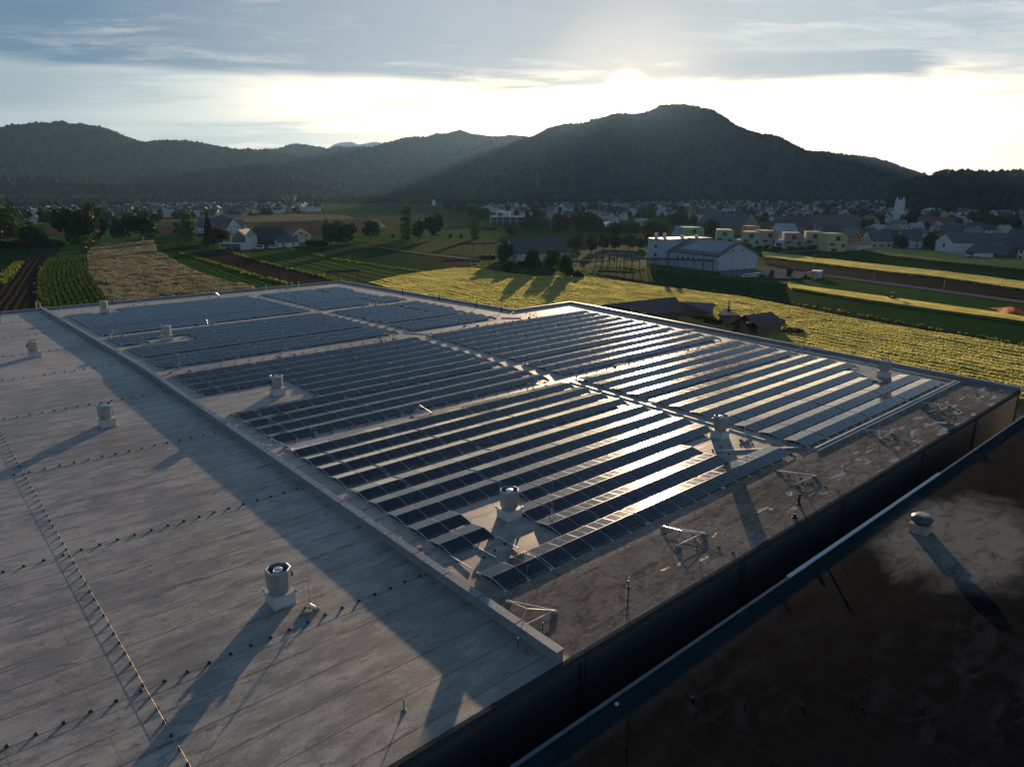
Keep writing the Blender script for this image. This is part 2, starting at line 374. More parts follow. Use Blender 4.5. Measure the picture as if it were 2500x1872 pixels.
# fire wall
mb = MB(); n = 28; V = []
for k in range(n+1):
    v = V0+.30+(V2-.5-V0-.30)*k/n; z = zr(KU, v); V += [(KU, v, z-.1), (KU+.03, v, z+.58), (KU+.40, v, z+.60), (KU+.42, v, z-.1)]
F = []
for k in range(n):
    o = 4*k; F += [(o, o+1, o+5, o+4), (o+2, o+3, o+7, o+6)]
mb.add(V, F+[(3, 2, 1, 0), (4*n, 4*n+1, 4*n+2, 4*n+3)]); fw_o = mb.obj('fire_wall', M_KSIDE, wh)
k = 0; v = V0+.28
while v < V2-.5:                                             # coping sheets with a small gap at each joint
    v1 = min(v+2.93, V2-.5); z0, z1 = zr(KU, v), zr(KU, v1); mb = MB(); a, c = KU-.03, KU+.45
    mb.add([(a, v, z0+.50), (a, v, z0+.615), (c, v, z0+.635), (c, v, z0+.50), (a, v1, z1+.50), (a, v1, z1+.615), (c, v1, z1+.635), (c, v1, z1+.50)],
           [(0, 1, 2, 3), (7, 6, 5, 4), (1, 5, 6, 2), (0, 4, 5, 1), (3, 2, 6, 7)])
    mb.obj('coping', M_KTOP, fw_o); v += 3.0
# ------------------------------------------------------------------ the lower neighbour
def dark_roof_mat():
    m_, b, out = new_mat('dark_bitumen_roof'); tc = b.n('ShaderNodeTexCoord').outputs['Object']
    sp = b.n('ShaderNodeSeparateXYZ'); b.set(sp.inputs[0], tc); u, v = sp.outputs[0], sp.outputs[1]
    n1 = b.noise(b.scale(tc, (.10, .16, 1), loc=(2, 0, 0)), 1., 5., .6, .5); n2 = b.noise(b.scale(tc, (.5, 1.1, 1), rot=-.5), 1., 7., .72, .8); n3 = b.noise(tc, 5., 5., .75)
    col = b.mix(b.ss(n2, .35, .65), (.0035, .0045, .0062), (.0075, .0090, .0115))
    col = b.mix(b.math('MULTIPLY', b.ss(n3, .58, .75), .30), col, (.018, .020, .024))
    # pale dried silt round the ventilator
    dx = b.math('SUBTRACT', u, 51.5); dy = b.math('SUBTRACT', v, 12.8)
    dd = b.math('SQRT', b.math('ADD', b.math('MULTIPLY', b.math('MULTIPLY', dx, dx), .30), b.math('MULTIPLY', dy, dy)))
    a = b.ss(b.math('ADD', dd, b.math('MULTIPLY', b.math('SUBTRACT', n1, .5), 9.)), 5.6, 2.6)
    a = b.math('MULTIPLY', a, b.ss(n2, .30, .55, .35, 1.))
    col = b.mix(b.math('MULTIPLY', a, .9), col, (.20, .20, .185))
    sil = b.math('MULTIPLY', b.ss(n1, .50, .68), b.ss(n2, .42, .62)); col = b.mix(b.math('MULTIPLY', sil, .5), col, (.030, .034, .040))
    t = b.math('FRACT', b.math('DIVIDE', u, 2.0)); ds = b.math('MINIMUM', t, b.math('SUBTRACT', 1., t))
    col = b.mix(b.math('MULTIPLY', b.ss(ds, .03, .008), .3), col, (.03, .03, .03))
    edge = b.ss(b.math('ADD', v, b.math('MULTIPLY', b.math('SUBTRACT', n1, .5), 1.2)), 15.7, 17.0); col = b.mix(b.math('MULTIPLY', edge, .7), col, b.mix(n2, (.008, .018, .026), (.022, .04, .052)))  # bluish shade strip below the warehouse wall, put into the roof colour
    rough = b.mix(b.ss(n1, .35, .65), (.80, .80, .80), (.95, .95, .95))
    bp_ = b.n('ShaderNodeBump'); bp_.inputs['Strength'].default_value = .12; bp_.inputs['Distance'].default_value = .03; b.set(bp_.inputs['Height'], b.math('ADD', b.math('MULTIPLY', n2, .6), b.math('MULTIPLY', n3, .3)))
    p = pbr(b, out, col, rough, 0, .3, bp_.outputs[0]); p.inputs['IOR'].default_value = 1.06; return m_
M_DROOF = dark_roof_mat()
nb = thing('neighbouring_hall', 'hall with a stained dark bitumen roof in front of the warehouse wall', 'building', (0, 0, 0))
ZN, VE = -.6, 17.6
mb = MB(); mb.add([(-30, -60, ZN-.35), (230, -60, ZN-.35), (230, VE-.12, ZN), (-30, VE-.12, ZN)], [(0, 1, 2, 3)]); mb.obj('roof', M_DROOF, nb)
mb = MB(); mb.box(-30, 230, VE-.12, VE-.02, -10.95, ZN-.01); mb.obj('wall', M_WALL, nb)
mb = MB(); mb.box(-30, 230, VE-.14, VE+.03, ZN-.02, ZN+.07); mb.obj('gutter_edge', simple('edge_strip', (.07, .10, .13), .45, .3, .3, 1.2), nb)
mb = MB(); mb.box(37.5, 62.0, VE-.17, VE+.07, ZN+.05, ZN+.13); mb.obj('edge_rail', simple('edge_rail', (.34, .40, .46), .45, .3, .15, 1.2), nb)
# ================================================================== roof fans
M_HOUS = simple('fan_housing_steel', (.36, .355, .35), .38, .55, .10, 1.4)
M_HOUSR = simple('fan_rim_steel', (.50, .54, .58), .30, .75, .06, 1.4)
def make_fan(label):
    t = thing('roof_fan', label, 'roof fan', group='octagonal roof fans')
    mb = MB(); mb.box(-.60, .60, -.60, .60, -.06, .66); mb.box(-.68, .68, -.68, .68, .66, .72); mb.obj('curb', M_CURB, t)
    mb = MB(); mb.ring([(.50, .72), (.50, .92)], 12, capt=False); mb.obj('neck', M_HOUS, t)
    r8 = math.pi/8
    mb = MB(); mb.ring([(.58, .84), (.635, .88), (.665, 1.93)], 8, rot=r8, capt=False, capb=True); mb.obj('housing', M_HOUS, t)
    mb = MB(); mb.ring([(.67, 1.93), (.685, 1.95), (.675, 2.01), (.60, 2.05), (.57, 2.02), (.56, 1.80)], 8, rot=r8, capt=False); mb.obj('rim', M_HOUSR, t)
    mb = MB(); mb.ring([(.57, 1.80), (.10, 1.78)], 8, rot=r8); mb.obj('fan_opening', M_BLACK, t)
    mb = MB(); mb.ring([(.27, 1.80), (.27, 1.94), (.24, 2.0), (.12, 2.04)], 20); mb.obj('motor_cap', M_ALU, t, smooth=False)
    mb = MB(); mb.box(.60, .76, -.10, .08, 1.35, 1.60); mb.tube((.68, 0, 1.36), (.66, .05, .74), .025); mb.obj('switch_box', M_BLACK, t)
    mb = MB(); mb.box(-.72, -.60, .50, .72, .72, .82); mb.obj('bracket', M_ALU, t); mb = MB(); mb.box(.60, .72, -.72, -.50, .72, .80); mb.obj('bracket', M_ALU, t)
    return t
FANS = [(13.30, 33.55, 'octagonal steel roof fan nearest the camera on its pale curb'),
        (13.40, 69.95, 'octagonal steel roof fan second from the front on the left of the fire wall'),
        (13.40, 105.45, 'octagonal steel roof fan third from the front on the left of the fire wall'),
        (13.40, 140.1, 'octagonal steel roof fan cut by the left photo edge'),
        (28.95, 139.6, 'octagonal steel roof fan behind the farthest solar rows by the far parapet'),
        (29.15, 105.5, 'octagonal steel roof fan between solar rows beyond the roof ridge'),
        (29.25, 69.6, 'octagonal steel roof fan in a bare patch between the middle solar rows'),
        (29.30, 33.25, 'octagonal steel roof fan between the nearest solar rows with a brown glint on its side'),
        (54.20, 33.05, 'octagonal steel roof fan at the front end of the lane between the solar fields'),
        (87.75, 32.35, 'octagonal steel roof fan near the right parapet among the last solar rows')]
f0 = make_fan(FANS[0][2])
for i, (u, v, lb) in enumerate(FANS):
    f = f0 if i == 0 else copy_tree(f0, label=lb)
    f.location = (u, v, zr(u, v)); f.rotation_euler = (0, 0, 0 if i in (0, 3, 7) else math.radians(90*(i % 4)))
# round mushroom ventilator on the neighbour
t = thing('mushroom_ventilator', 'round dark mushroom ventilator on a pale curb standing on the dark roof', 'ventilator', (50.0, 14.7, ZN-.02), group=None)
mb = MB(); mb.box(-.55, .55, -.55, .55, -.05, .62); mb.box(-.60, .60, -.60, .60, .60, .65); mb.obj('curb', simple('old_curb', (.28, .27, .24), .7, 0, .25, 3.), t)
mb = MB(); mb.ring([(.50, .65), (.50, .78), (.66, .80), (.70, .92), (.66, 1.10), (.50, 1.20), (.46, 1.22)], 24); mb.obj('cowl', simple('cowl', (.05, .075, .075), .45, .2, .2, 3.), t, smooth=False)
mb = MB(); mb.ring([(.46, 1.222), (.44, 1.26), (.30, 1.29)], 24); mb.obj('lid', simple('cowl_lid', (.20, .25, .26), .5, .1, .2, 5.), t)
mb = MB(); mb.box(.30, .42, -.66, -.55, .36, .48); mb.obj('switch_box', M_CURB, t)
# ================================================================== solar rows
def cell_mat(name, dark):
    m_, b, out = new_mat(name); tc = b.n('ShaderNodeTexCoord').outputs['Object']
    oi = b.n('ShaderNodeObjectInfo').outputs['Random']
    sp = b.n('ShaderNodeSeparateXYZ'); b.set(sp.inputs[0], tc)
    # fine cell grid
    gx = b.math('FRACT', b.math('MULTIPLY', sp.outputs[0], 12.2)); gy = b.math('FRACT', b.math('MULTIPLY', sp.outputs[1], 6.05))
    g = b.math('MAXIMUM', b.ss(b.math('ABSOLUTE', b.math('SUBTRACT', gx, .5)), .47, .495), b.ss(b.math('ABSOLUTE', b.math('SUBTRACT', gy, .5)), .485, .498))
    col = b.mix(oi, (.005, .009, .018), (.009, .014, .027)); col = b.mix(b.math('MULTIPLY', g, .35), col, (.05, .06, .075))
    geo = b.n('ShaderNodeNewGeometry').outputs['Position']
    dust = b.noise(geo, 1.1, 5., .6); col = b.mix(b.ss(dust, .45, .8, 0, .10), col, (.16, .14, .12))
    rg = b.math('ADD', b.math('ADD', .068, b.math('MULTIPLY', oi, .025)), b.math('MULTIPLY', dust, .04))
    p = pbr(b, out, col, rg, 0, .5); return m_
M_CELL = cell_mat('solar_cells', True)
M_FRAME = simple('module_frame', (.30, .315, .33), .35, .6, .08, 2.)
M_GAP = simple('module_back_strip', (.085, .10, .125), .3, 0, .1, 2.)
ML, MW, MT = 1.700, 1.122, .035
def module_mesh(tilt):
    """one framed half-cut module; its low edge along +x at the origin, tilted up along +y"""
    mb = MB(); c, s = math.cos(tilt), math.sin(tilt)
    R_ = Matrix(((1, 0, 0, 0), (0, c, -s, 0), (0, s, c, 0), (0, 0, 0, 1)))
    f = .016; g = .011
    mb.box(0, ML, 0, f, -MT, 0, 1, R_); mb.box(0, ML, MW-f, MW, -MT, 0, 1, R_)
    mb.box(0, f, f, MW-f, -MT, 0, 1, R_); mb.box(ML-f, ML, f, MW-f, -MT, 0, 1, R_)
    mb.box(f, ML/2-g, f, MW-f, -.02, -.004, 0, R_); mb.box(ML/2+g, ML-f, f, MW-f, -.02, -.004, 0, R_)
    mb.box(ML/2-g, ML/2+g, f, MW-f, -.02, -.0045, 2, R_)
    return mb.mesh('solar_panel', [M_CELL, M_FRAME, M_GAP])
TILT = math.radians(9.7); LOWH = .14
ME_MOD = module_mesh(TILT)
PCH = 1.748; HW = MW*math.cos(TILT)+.02; ROWW = 2*HW        # depth of one double row
ORD = ['first', 'second', 'third', 'fourth', 'fifth', 'sixth', 'seventh', 'eighth']
def solar_row(u0, u1, v, label, group, skip=()):
    """double pitched row from u0 to u1 with its front low edge at v; skip = list of (u, u) holes"""
    n = int((u1-u0+.12)/PCH); slack = (u1-u0)-n*PCH+.09; ngap = max(1, n//6)
    zs, ze = zr(u0, v+HW), zr(u1, v+HW); sl_u = (ze-zs)/(u1-u0)
    slope_v = (zr(u0, v+ROWW)-zr(u0, v))/ROWW
    label = label.replace(', left field, ', ', left field, ')
    if len(label.split()) > 16: label = label.replace('counted from the front ', '').replace('short piece by the fire wall', 'piece by fire wall').replace(' of the fan', ' of fan').replace('ending short', 'ends short')
    if len(label.split()) > 16: label = ' '.join(label.split()[:16])
    t = thing('solar_row', label, 'solar panel row', (u0, v, zr(u0, v)), 0, group)
    fr = MB(); x = 0; xs = []; gi = 0
    for k in range(n):
        uu = u0+x
        if not any(a-.4 < uu+ML/2 < c_+.4 for a, c_ in skip):
            for side in (0, 1):
                p = bpy.data.objects.new('solar_panel', ME_MOD); COL.objects.link(p); p.parent = t
                jt = random.gauss(0, .0032); jz = random.gauss(0, .003)
                if side == 0: p.location = (x, .0, LOWH+x*sl_u+jz); p.rotation_euler = (math.atan(slope_v)+jt, -math.atan(sl_u), 0)
                else: p.location = (x+ML, ROWW, LOWH+x*sl_u+slope_v*ROWW+jz); p.rotation_euler = (-math.atan(slope_v)+jt, math.atan(sl_u), math.pi)
            xs += [x-.024, x+ML+.024]
        x += PCH
        if slack > .2 and gi < ngap and (k+1) % (n//(ngap+1)+1) == (3+int(v)) % 3 and k < n-1: x += min(.22, slack/ngap); gi += 1
    xs = sorted(set(round(a, 2) for a in xs)); last = -9
    rh = HW*math.tan(TILT)
    for a in xs:
        if a-last < .12: continue
        last = a; z = LOWH+a*sl_u
        fr.bar((a, -.03, z-.045), (a, HW, z+rh-.045+slope_v*HW), .05, .03); fr.bar((a, HW, z+rh-.045+slope_v*HW), (a, ROWW+.03, z-.045+slope_v*ROWW), .05, .03)
        fr.bar((a, -.22, z-LOWH+.03), (a, ROWW+.24, z-LOWH+.03+slope_v*ROWW), .09, .05, 0)
        fr.box(a-.03, a+.03, HW-.03, HW+.03, z-LOWH, z+rh-.05+slope_v*HW)
        fr.box(a-.05, a+.05, -.02, .04, z-LOWH, z-.03); fr.box(a-.05, a+.05, ROWW-.04, ROWW+.02, z-LOWH+slope_v*ROWW, z-.03+slope_v*ROWW)
    if xs:
        L_ = xs[-1]; fr.bar((xs[0], HW, LOWH+xs[0]*sl_u+rh-.07+slope_v*HW), (L_, HW, LOWH+L_*sl_u+rh-.07+slope_v*HW), .04, .03)
    if fr.v: fr.obj('mounting_frame', M_ALU, t)
    # ballast tray under the ridge
    if xs: bl = MB(); L_ = xs[-1]; bl.bar((xs[0]+.1, HW, xs[0]*sl_u+.05+slope_v*HW), (L_-.1, HW, L_*sl_u+.05+slope_v*HW), .35, .07); bl.obj('ballast', M_BLACK, t)
    return t
P = 2.47
groups_v = [(26.7, 7), (44.5, 4), (56.15, 3), (64.0, 8), (87.2, 3), (95.1, 7), (114.9, 3), (122.6, 8)]
gname = ['of the nearest set', 'of the second set', 'of the set past the first aisle', 'of the set before the ridge aisle',
         'of the set past the ridge aisle', 'of the sixth set from the front', 'of the set past the far aisle', 'of the farthest set']
for gi, (vg, n) in enumerate(groups_v):
    for k in range(n):
        v = vg+k*P
        lab = '%s solar row %s, left field' % (ORD[k], gname[gi]); g_ = 'double pitched solar rows on the warehouse roof'
        a, c_ = 23.2, 55.85; segs = [(a, c_, '')]
        if gi == 0 and k == 1: segs = [(30.1, 50.7, ', long piece behind the front row')]
        if gi == 0 and k == 2: segs = [(23.2, 26.75, ', short piece by the fire wall'), (30.1, 50.75, ', long piece right of the fan')]
        if gi == 0 and k == 3: segs = [(23.2, 26.75, ', short piece by the fire wall'), (32.0, 55.85, ', long piece right of the fan')]
        if gi == 3 and k in (1, 2, 3): segs = [(32.3, c_, ', starting right of the fan')]
        if gi == 3 and k == 0: segs = [(a, c_, '')]
        if gi == 5 and k == 4: segs = [(a, 27.6, ', short piece left of the fan'), (32.4, c_, ', long piece right of the fan')]
        if gi == 5 and k == 3: segs = [(32.4, c_, ', starting right of the fan')]
        if gi == 7 and k in (6,): segs = [(a, 26.9, ', short piece left of the fan'), (31.6, c_, ', long piece right of the fan')]
        if gi == 7 and k == 7: segs = [(31.6, c_, ', starting right of the fan')]
        for (x0, x1, ex) in segs: solar_row(x0, x1, v, lab+ex, g_)
        lab = '%s solar row %s, right field' % (ORD[k], gname[gi])
        if gi < 4:
            segs = [(57.9, 89.9, '')]
            if gi == 0 and k == 2: segs = [(57.9, 84.6, ', ending short of the right fan')]
            if gi == 0 and k == 3: segs = [(57.9, 86.3, ', ending short of the right fan')]
        else:
            segs = [(57.9, 74.9, '')]
            if (gi == 5 and k > 1) or gi == 6 or (gi == 7 and k > 4): segs = [(57.9, 68.9, ''), (69.9, 75.2, ', short outer piece')]
        for (x0, x1, ex) in segs: solar_row(x0, x1, v, lab+ex, g_)
# pale cable channels
M_TRAY = simple('cable_channel', (.50, .51, .50), .45, .3, .12, 1.)
def channel(pts, label, w=.16, h=.08, z0=.02):
    t = MB()
    for p, q in zip(pts[:-1], pts[1:]):
        p = Vector(p); q = Vector(q); L = (q-p).length; n = max(1, int(L/8))
        for k in range(n):
            a = p+(q-p)*k/n; c_ = p+(q-p)*(k+1)/n
            t.bar((a.x, a.y, zr(a.x, a.y)+z0+h/2), (c_.x, c_.y, zr(c_.x, c_.y)+z0+h/2), w, h)
    o = t.obj('cable_channel', M_TRAY); return tag(o, label, 'cable channel')
channel([(57.9, 26.05), (92.3, 26.05)], 'long pale cable channel along the front edge of the right solar field', .14, .10, .10)
channel([(57.7, 25.70), (92.5, 25.70)], 'second pale channel running just in front of the first along the right solar field', .14, .10, .02)
channel([(92.3, 25.7), (92.3, 36.0)], 'white cable channel along the right ends of the nearest rows', .2, .1)
channel([(92.3, 36.6), (92.3, 51.0)], 'white cable channel along the right row ends, beyond the break by the fan', .2, .1)
channel([(50.9, 31.2), (57.2, 27.2)], 'pale channel slanting past the fan at the front of the central lane', .22, .08)
channel([(56.6, 30.), (56.6, 54.)], 'pale cable channel down the near half of the central lane', .18, .07)
channel([(56.4, 86.9), (58.6, 83.9)], 'short cable channel crossing the ridge aisle', .16, .07)
channel([(90.2, 63.4), (93.0, 61.8)], 'short cable bridge at the right end of the third set', .16, .1)
channel([(75.0, 87.1), (77.5, 85.2)], 'short dark cable bridge beyond the notch corner', .14, .1)
# ================================================================== small things on the roof
# --- lightning masts on three-footed stands
def make_mast(label, hgt=2.9, r=1.45, brace=True, rot=0.):
    t = thing('lightning_mast', label, 'lightning mast', group='lightning masts on tripod stands')
    for k in range(3):
        a = rot+math.radians(90+120*k); f = MB(); f.ring([(.19, 0), (.19, .11), (.15, .15)], 14, (r*math.cos(a), r*math.sin(a))); f.obj('weight', M_CONC, t)
        l = MB(); l.tube((r*math.cos(a), r*math.sin(a), .17), (0, 0, .42), .021)
        if brace: l.tube((r*math.cos(a), r*math.sin(a), .20), (0, 0, .95), .014)
        l.obj('leg', M_ALU, t)
    if not brace:
        l = MB()
        for k in range(3):
            a = rot+math.radians(90+120*k); c_ = rot+math.radians(210+120*k)
            if k != 2: l.tube((r*math.cos(a), r*math.sin(a), .18), (r*math.cos(c_), r*math.sin(c_), .18), .016)
        l.obj('tie_bar', M_ALU, t)
    m_ = MB(); m_.tube((0, 0, .35), (0, 0, 1.3), .022, r2=.020); m_.tube((0, 0, 1.3), (0, 0, hgt), .012, r2=.008); m_.obj('rod', M_STEEL, t)
    return t
masts = [(22.53, 24.16, 'lightning mast on a wide tripod by the near end of the fire wall'), (36.03, 24.11, 'lightning mast tripod on the dirty front strip, second from the fire wall'),
 (50.85, 24.01, 'lightning mast tripod on the dirty front strip, third from the fire wall'), (66.13, 24.18, 'lightning mast tripod on the puddled front strip, fourth from the fire wall'),
 (79.69, 23.79, 'lightning mast tripod on the puddled front strip nearest the right corner'), (36.97, 55.0, 'lightning mast in the first aisle with a tall braced tripod, middle of the left field'),
 (52.17, 54.83, 'lightning mast in the first aisle close to the central lane'), (22.25, 55.08, 'lightning mast in the first aisle beside the fire wall'), (66.68, 54.53, 'lightning mast in the first aisle, left one of the right solar field, in the glare'),
 (81.12, 54.06, 'lightning mast in the first aisle, right one of the right solar field'), (92.7, 45.03, 'lightning mast by the right parapet near the first aisle'), (92.2, 74.4, 'lightning mast by the right parapet in the bright glare'),
 (24.56, 85.3, 'lightning mast in the ridge aisle beside the fire wall'), (37.09, 84.9, 'lightning mast in the ridge aisle, second from the fire wall'), (24.31, 113.6, 'lightning mast in the far aisle beside the fire wall'),
 (66.87, 84.6, 'lightning mast in the ridge aisle, right of the central lane'), (37.29, 113.4, 'lightning mast in the far aisle, second from the fire wall'), (50.21, 145.5, 'lightning mast by the far parapet, second from the left'),
 (65.14, 146.3, 'lightning mast by the far parapet close to the far corner'), (36.35, 146.2, 'lightning mast by the far parapet, leftmost one'), (51.88, 85.1, 'lightning mast in the ridge aisle left of the central lane'),
 (79.2, 83.6, 'lightning mast near the notch corner on bare roof'), (66.04, 113.2, 'lightning mast in the far aisle, right of the central lane')]
protoA = None; protoB = None
for i, (u, v, lb) in enumerate(masts):
    if i < 5:
        if protoA is None: protoA = make_mast(lb, 2.9, 1.5, False); o = protoA
        else: o = copy_tree(protoA, label=lb)
        o.rotation_euler = (0, 0, math.radians([118, 118, 118, 120, 122][i]))
    else:
        if protoB is None: protoB = make_mast(lb, 3.3, 1.15, True); o = protoB
        else: o = copy_tree(protoB, label=lb)
        o.rotation_euler = (0, 0, math.radians(20+17*i % 120))
    o.location = (u, v, zr(u, v))
# small round three-weight stand right of the near fan
o = make_mast('slim lightning rod with three round weights close beside the nearest roof fan', 3.0, .30, True); o.location = (14.15, 31.85, zr(14, 32))
o = copy_tree(o, label='slim lightning rod with round weights right of the fan in the nearest solar rows'); o.location = (31.2, 31.1, zr(31, 31))
o = copy_tree(o, label='slim lightning rod with round weights beside the fan at the head of the lane'); o.location = (54.9, 31.0, zr(55, 31))
# --- conductor holders (black pucks one metre apart) and the wires they carry
M_WIRE = simple('conductor_wire', (.40, .37, .33), .45, .6, .05, 3.)
mbp = MB(); mbp.add([(-.085, -.06, 0), (.085, -.06, 0), (.085, .06, 0), (-.085, .06, 0), (-.055, -.04, .085), (.055, -.04, .085), (.055, .04, .085), (-.055, .04, .085)],
                    [(4, 5, 6, 7), (0, 1, 5, 4), (1, 2, 6, 5), (2, 3, 7, 6), (3, 0, 4, 7)])
mbp.box(-.016, .016, -.05, .05, .085, .105)
ME_PUCK = mbp.mesh('conductor_holder', [M_BLACK])
def holders(pts, label, group, rz=0.):
    for (u, v) in pts:
        o = bpy.data.objects.new('conductor_holder', ME_PUCK); COL.objects.link(o)
        o.location = (u, v, zr(u, v)); o.rotation_euler = (0, 0, rz+random.uniform(-.2, .2)); tag(o, label, 'conductor holder', group)
def wire(pts, label, r=.010, sag=0.):
    mb = MB()
    for (a, c_) in zip(pts[:-1], pts[1:]):
        A = Vector((*a, zr(*a)+.10)); C = Vector((*c_, zr(*c_)+.10)); mb.tube(A, C, r, 4)
    tag(mb.obj('conductor_wire', M_WIRE), label, 'wire')
rowsv = [(30.95, .75, 'nearest line across the left roof'), (46.45, 2.6, 'second line across the left roof'), (62.05, 4.3, 'third line across the left roof'), (77.65, 5.7, 'fourth line across the left roof'),
         (93.3, 7.5, 'fifth line across the left roof'), (108.15, 9.4, 'sixth line across the left roof'), (123.3, 11.4, 'seventh line across the left roof'), (137.85, 13.3, 'farthest line across the left roof')]
for i, (v, ua, ds) in enumerate(rowsv):
    pts = []; u = ua
    while u < 20.6: pts.append((u, v+random.uniform(-.03, .03))); u += .985
    holders(pts, 'black conductor holder, one of the '+ds, 'black holders of the '+ds)
    wire([(ua-6, v), (20.9, v)], 'thin conductor wire on the holders of the '+ds, .006)
pts = [(5.87+random.uniform(-.02, .02), 24.4+k*.985) for k in range(51)]
holders(pts, 'black conductor holder on the long line running away up the left roof', 'black holders of the long lengthwise line', math.pi/2)
wire([(5.87, 20.4)]+[(5.87+random.uniform(-.015, .015), 24.4+k*4.9) for k in range(12)], 'long pale conductor wire running away up the left roof', .0045)
for u_, nm in ((36.75, 'second'), (50.9, 'third'), (66.2, 'fourth'), (79.8, 'fifth')):
    holders([(u_+random.uniform(-.1, .1), 20.8+k*.98) for k in range(6)], 'black conductor holder by the %s mast on the front strip' % nm, 'holders by the %s mast' % nm, math.pi/2)
    wire([(u_, 20.3), (u_, 26.0)], 'thin wire from the front eave past the %s mast' % nm, .007)
holders([(24.5+k*1.75, 55.6) for k in range(18)], 'black conductor holder in the first aisle, left field', 'holders in the first aisle, left field')
holders([(59.+k*1.75, 55.2) for k in range(18)], 'black conductor holder in the first aisle, right field', 'holders in the first aisle, right field')
holders([(25.5+k*1.75, 84.9) for k in range(17)], 'black conductor holder in the ridge aisle, left field', 'holders in the ridge aisle, left field')
holders([(57.4+k*1.75, 84.3) for k in range(14)], 'black conductor holder in the ridge aisle, right field', 'holders in the ridge aisle, right field')
holders([(75.9, 90.0), (76.9, 90.0), (77.9, 89.9), (78.8, 89.9), (79.7, 89.8), (80.9, 89.6), (81.1, 88.7), (81.1, 87.8), (81.1, 86.9), (81.1, 86.)], 'black conductor holder at the notch corner', 'holders at the notch corner')
holders([(88.2+k*.95, 48.5-.15*k) for k in range(5)], 'black conductor holder near the right parapet', 'holders near the right parapet')
holders([(26.6, 30.6), (25.6, 30.4), (24.6, 30.2), (27.8, 30.7), (31.9, 30.4), (32.9, 30.1)], 'black conductor holder on the bare roof before the nearest fan among panels', 'holders before the panel fan')
holders([(50.9, 31.6), (51.9, 31.5), (52.9, 31.2), (53.9, 30.8), (54.9, 30.2), (55.7, 30.9), (56.3, 31.4), (51.2, 30.2)], 'black conductor holder beside the fan at the head of the lane', 'holders beside the lane fan')
# --- anchor posts along the front strip (6.6 m apart) and other pipes
def make_post(label, h=.55):
    t = thing('anchor_post', label, 'anchor post', group='anchor posts along the front strip')
    mb = MB(); mb.ring([(.14, .010), (.07, .04), (.045, .10)], 14); mb.obj('collar', M_CONC, t)
    mb = MB(); mb.tube((0, 0, .04), (0, 0, h), .024, 8); mb.obj('post', M_BLACK, t)
    mb = MB(); mb.ring([(.045, h), (.045, h+.035), (.02, h+.07)], 10); mb.obj('eyelet', M_STEEL, t); return t
posts = [(22.15, 22.57, 'beside the near end of the fire wall'), (28.8, 22.5, 'between the first and second masts'), (35.4, 22.5, 'next to the second mast'), (42.36, 22.5, 'on the front strip between the second and third masts'),
         (48.94, 22.4, 'left of the third mast'), (55.45, 22.4, 'right of the third mast'), (62.0, 22.4, 'left of the fourth mast'), (68.6, 22.47, 'right of the fourth mast'), (75.1, 22.45, 'left of the fifth mast'),
         (81.7, 22.55, 'right of the fifth mast'), (87.6, 22.5, 'nearest the right corner'), (13.81, 22.45, 'on the near part of the left roof with a pale collar'), (20.35, 22.43, 'in the shade left of the fire wall end'),
         (92.6, 30.0, 'by the right parapet near the corner'), (92.7, 36.6, 'by the right parapet past the right fan'), (92.7, 43.2, 'by the right parapet before the aisle mast'), (92.7, 56.4, 'by the right parapet past the first aisle'),
         (92.7, 63.0, 'by the right parapet, middle'), (92.7, 69.6, 'by the right parapet in the glare'), (92.7, 76.2, 'by the right parapet before the far corner'), (92.7, 82.8, 'by the right parapet at the far corner'),
         (79.0, 96.5, 'by the side parapet just past the notch'), (79.0, 103.1, 'by the side parapet second past the notch'), (79.0, 116.3, 'by the side parapet third past the notch'), (79.0, 129.5, 'by the side parapet toward the far corner')]
pp = None
for u, v, d in posts:
    if pp is None: pp = make_post('slim black anchor post '+d); o = pp
    else: o = copy_tree(pp, label='slim black anchor post '+d)
    o.location = (u, v, zr(u, v))
def pipe(u, v, h, r, label, cap=True, mat=None):
    t = thing('vent_pipe', label, 'vent pipe', (u, v, zr(u, v)))
    mb = MB(); mb.ring([(r*2.2, .0), (r*1.5, .06), (r, .12), (r, h)], 14); mb.obj('pipe', mat or M_BLACK, t)
    if cap: mb = MB(); mb.ring([(r*1.35, h-.02), (r*1.4, h+.05), (r*.9, h+.10)], 14); mb.obj('cap', mat or M_BLACK, t)
pipe(46.5, 21.6, .72, .085, 'black vent pipe with a cap on the front strip')
pipe(44.3, 20.75, .18, .10, 'low black pipe stub near the front eave')
pipe(79.3, 110.2, 1.1, .10, 'dark vent pipe by the side parapet, middle one of three')
pipe(79.0, 122.3, 1.1, .10, 'dark vent pipe by the side parapet, near the far corner')
pipe(78.9, 98.4, 1.1, .10, 'dark vent pipe by the side parapet, nearest the notch')
pipe(78.8, 91.6, .8, .08, 'small black pipe at the notch parapet')
pipe(32.5, 149.2, .9, .09, 'black pipe at the far parapet')
pipe(62.0, 149.0, 1.0, .09, 'pale pipe on the far parapet, left one', mat=M_CURB)
pipe(69.5, 149.2, 1.0, .09, 'pale pipe on the far parapet, right one', mat=M_CURB)
pipe(23.6, 146.3, .9, .03, 'slim white rod near the left end of the far parapet', mat=M_CURB)
# tall rod near the front eave
t = thing('lightning_rod', 'tall slim dark rod standing near the front eave', 'lightning rod', (26.28, 20.55, zr(26, 20.5)))
mb = MB(); mb.tube((0, 0, -.1), (0, 0, 1.25), .03, 8); mb.tube((0, 0, 1.2), (0, 0, 2.2), .018, 8); mb.obj('rod', M_BLACK, t)
mb = MB(); mb.tube((0, 0, 2.2), (0, 0, 2.28), .028, 8); mb.obj('tip', M_STEEL, t)
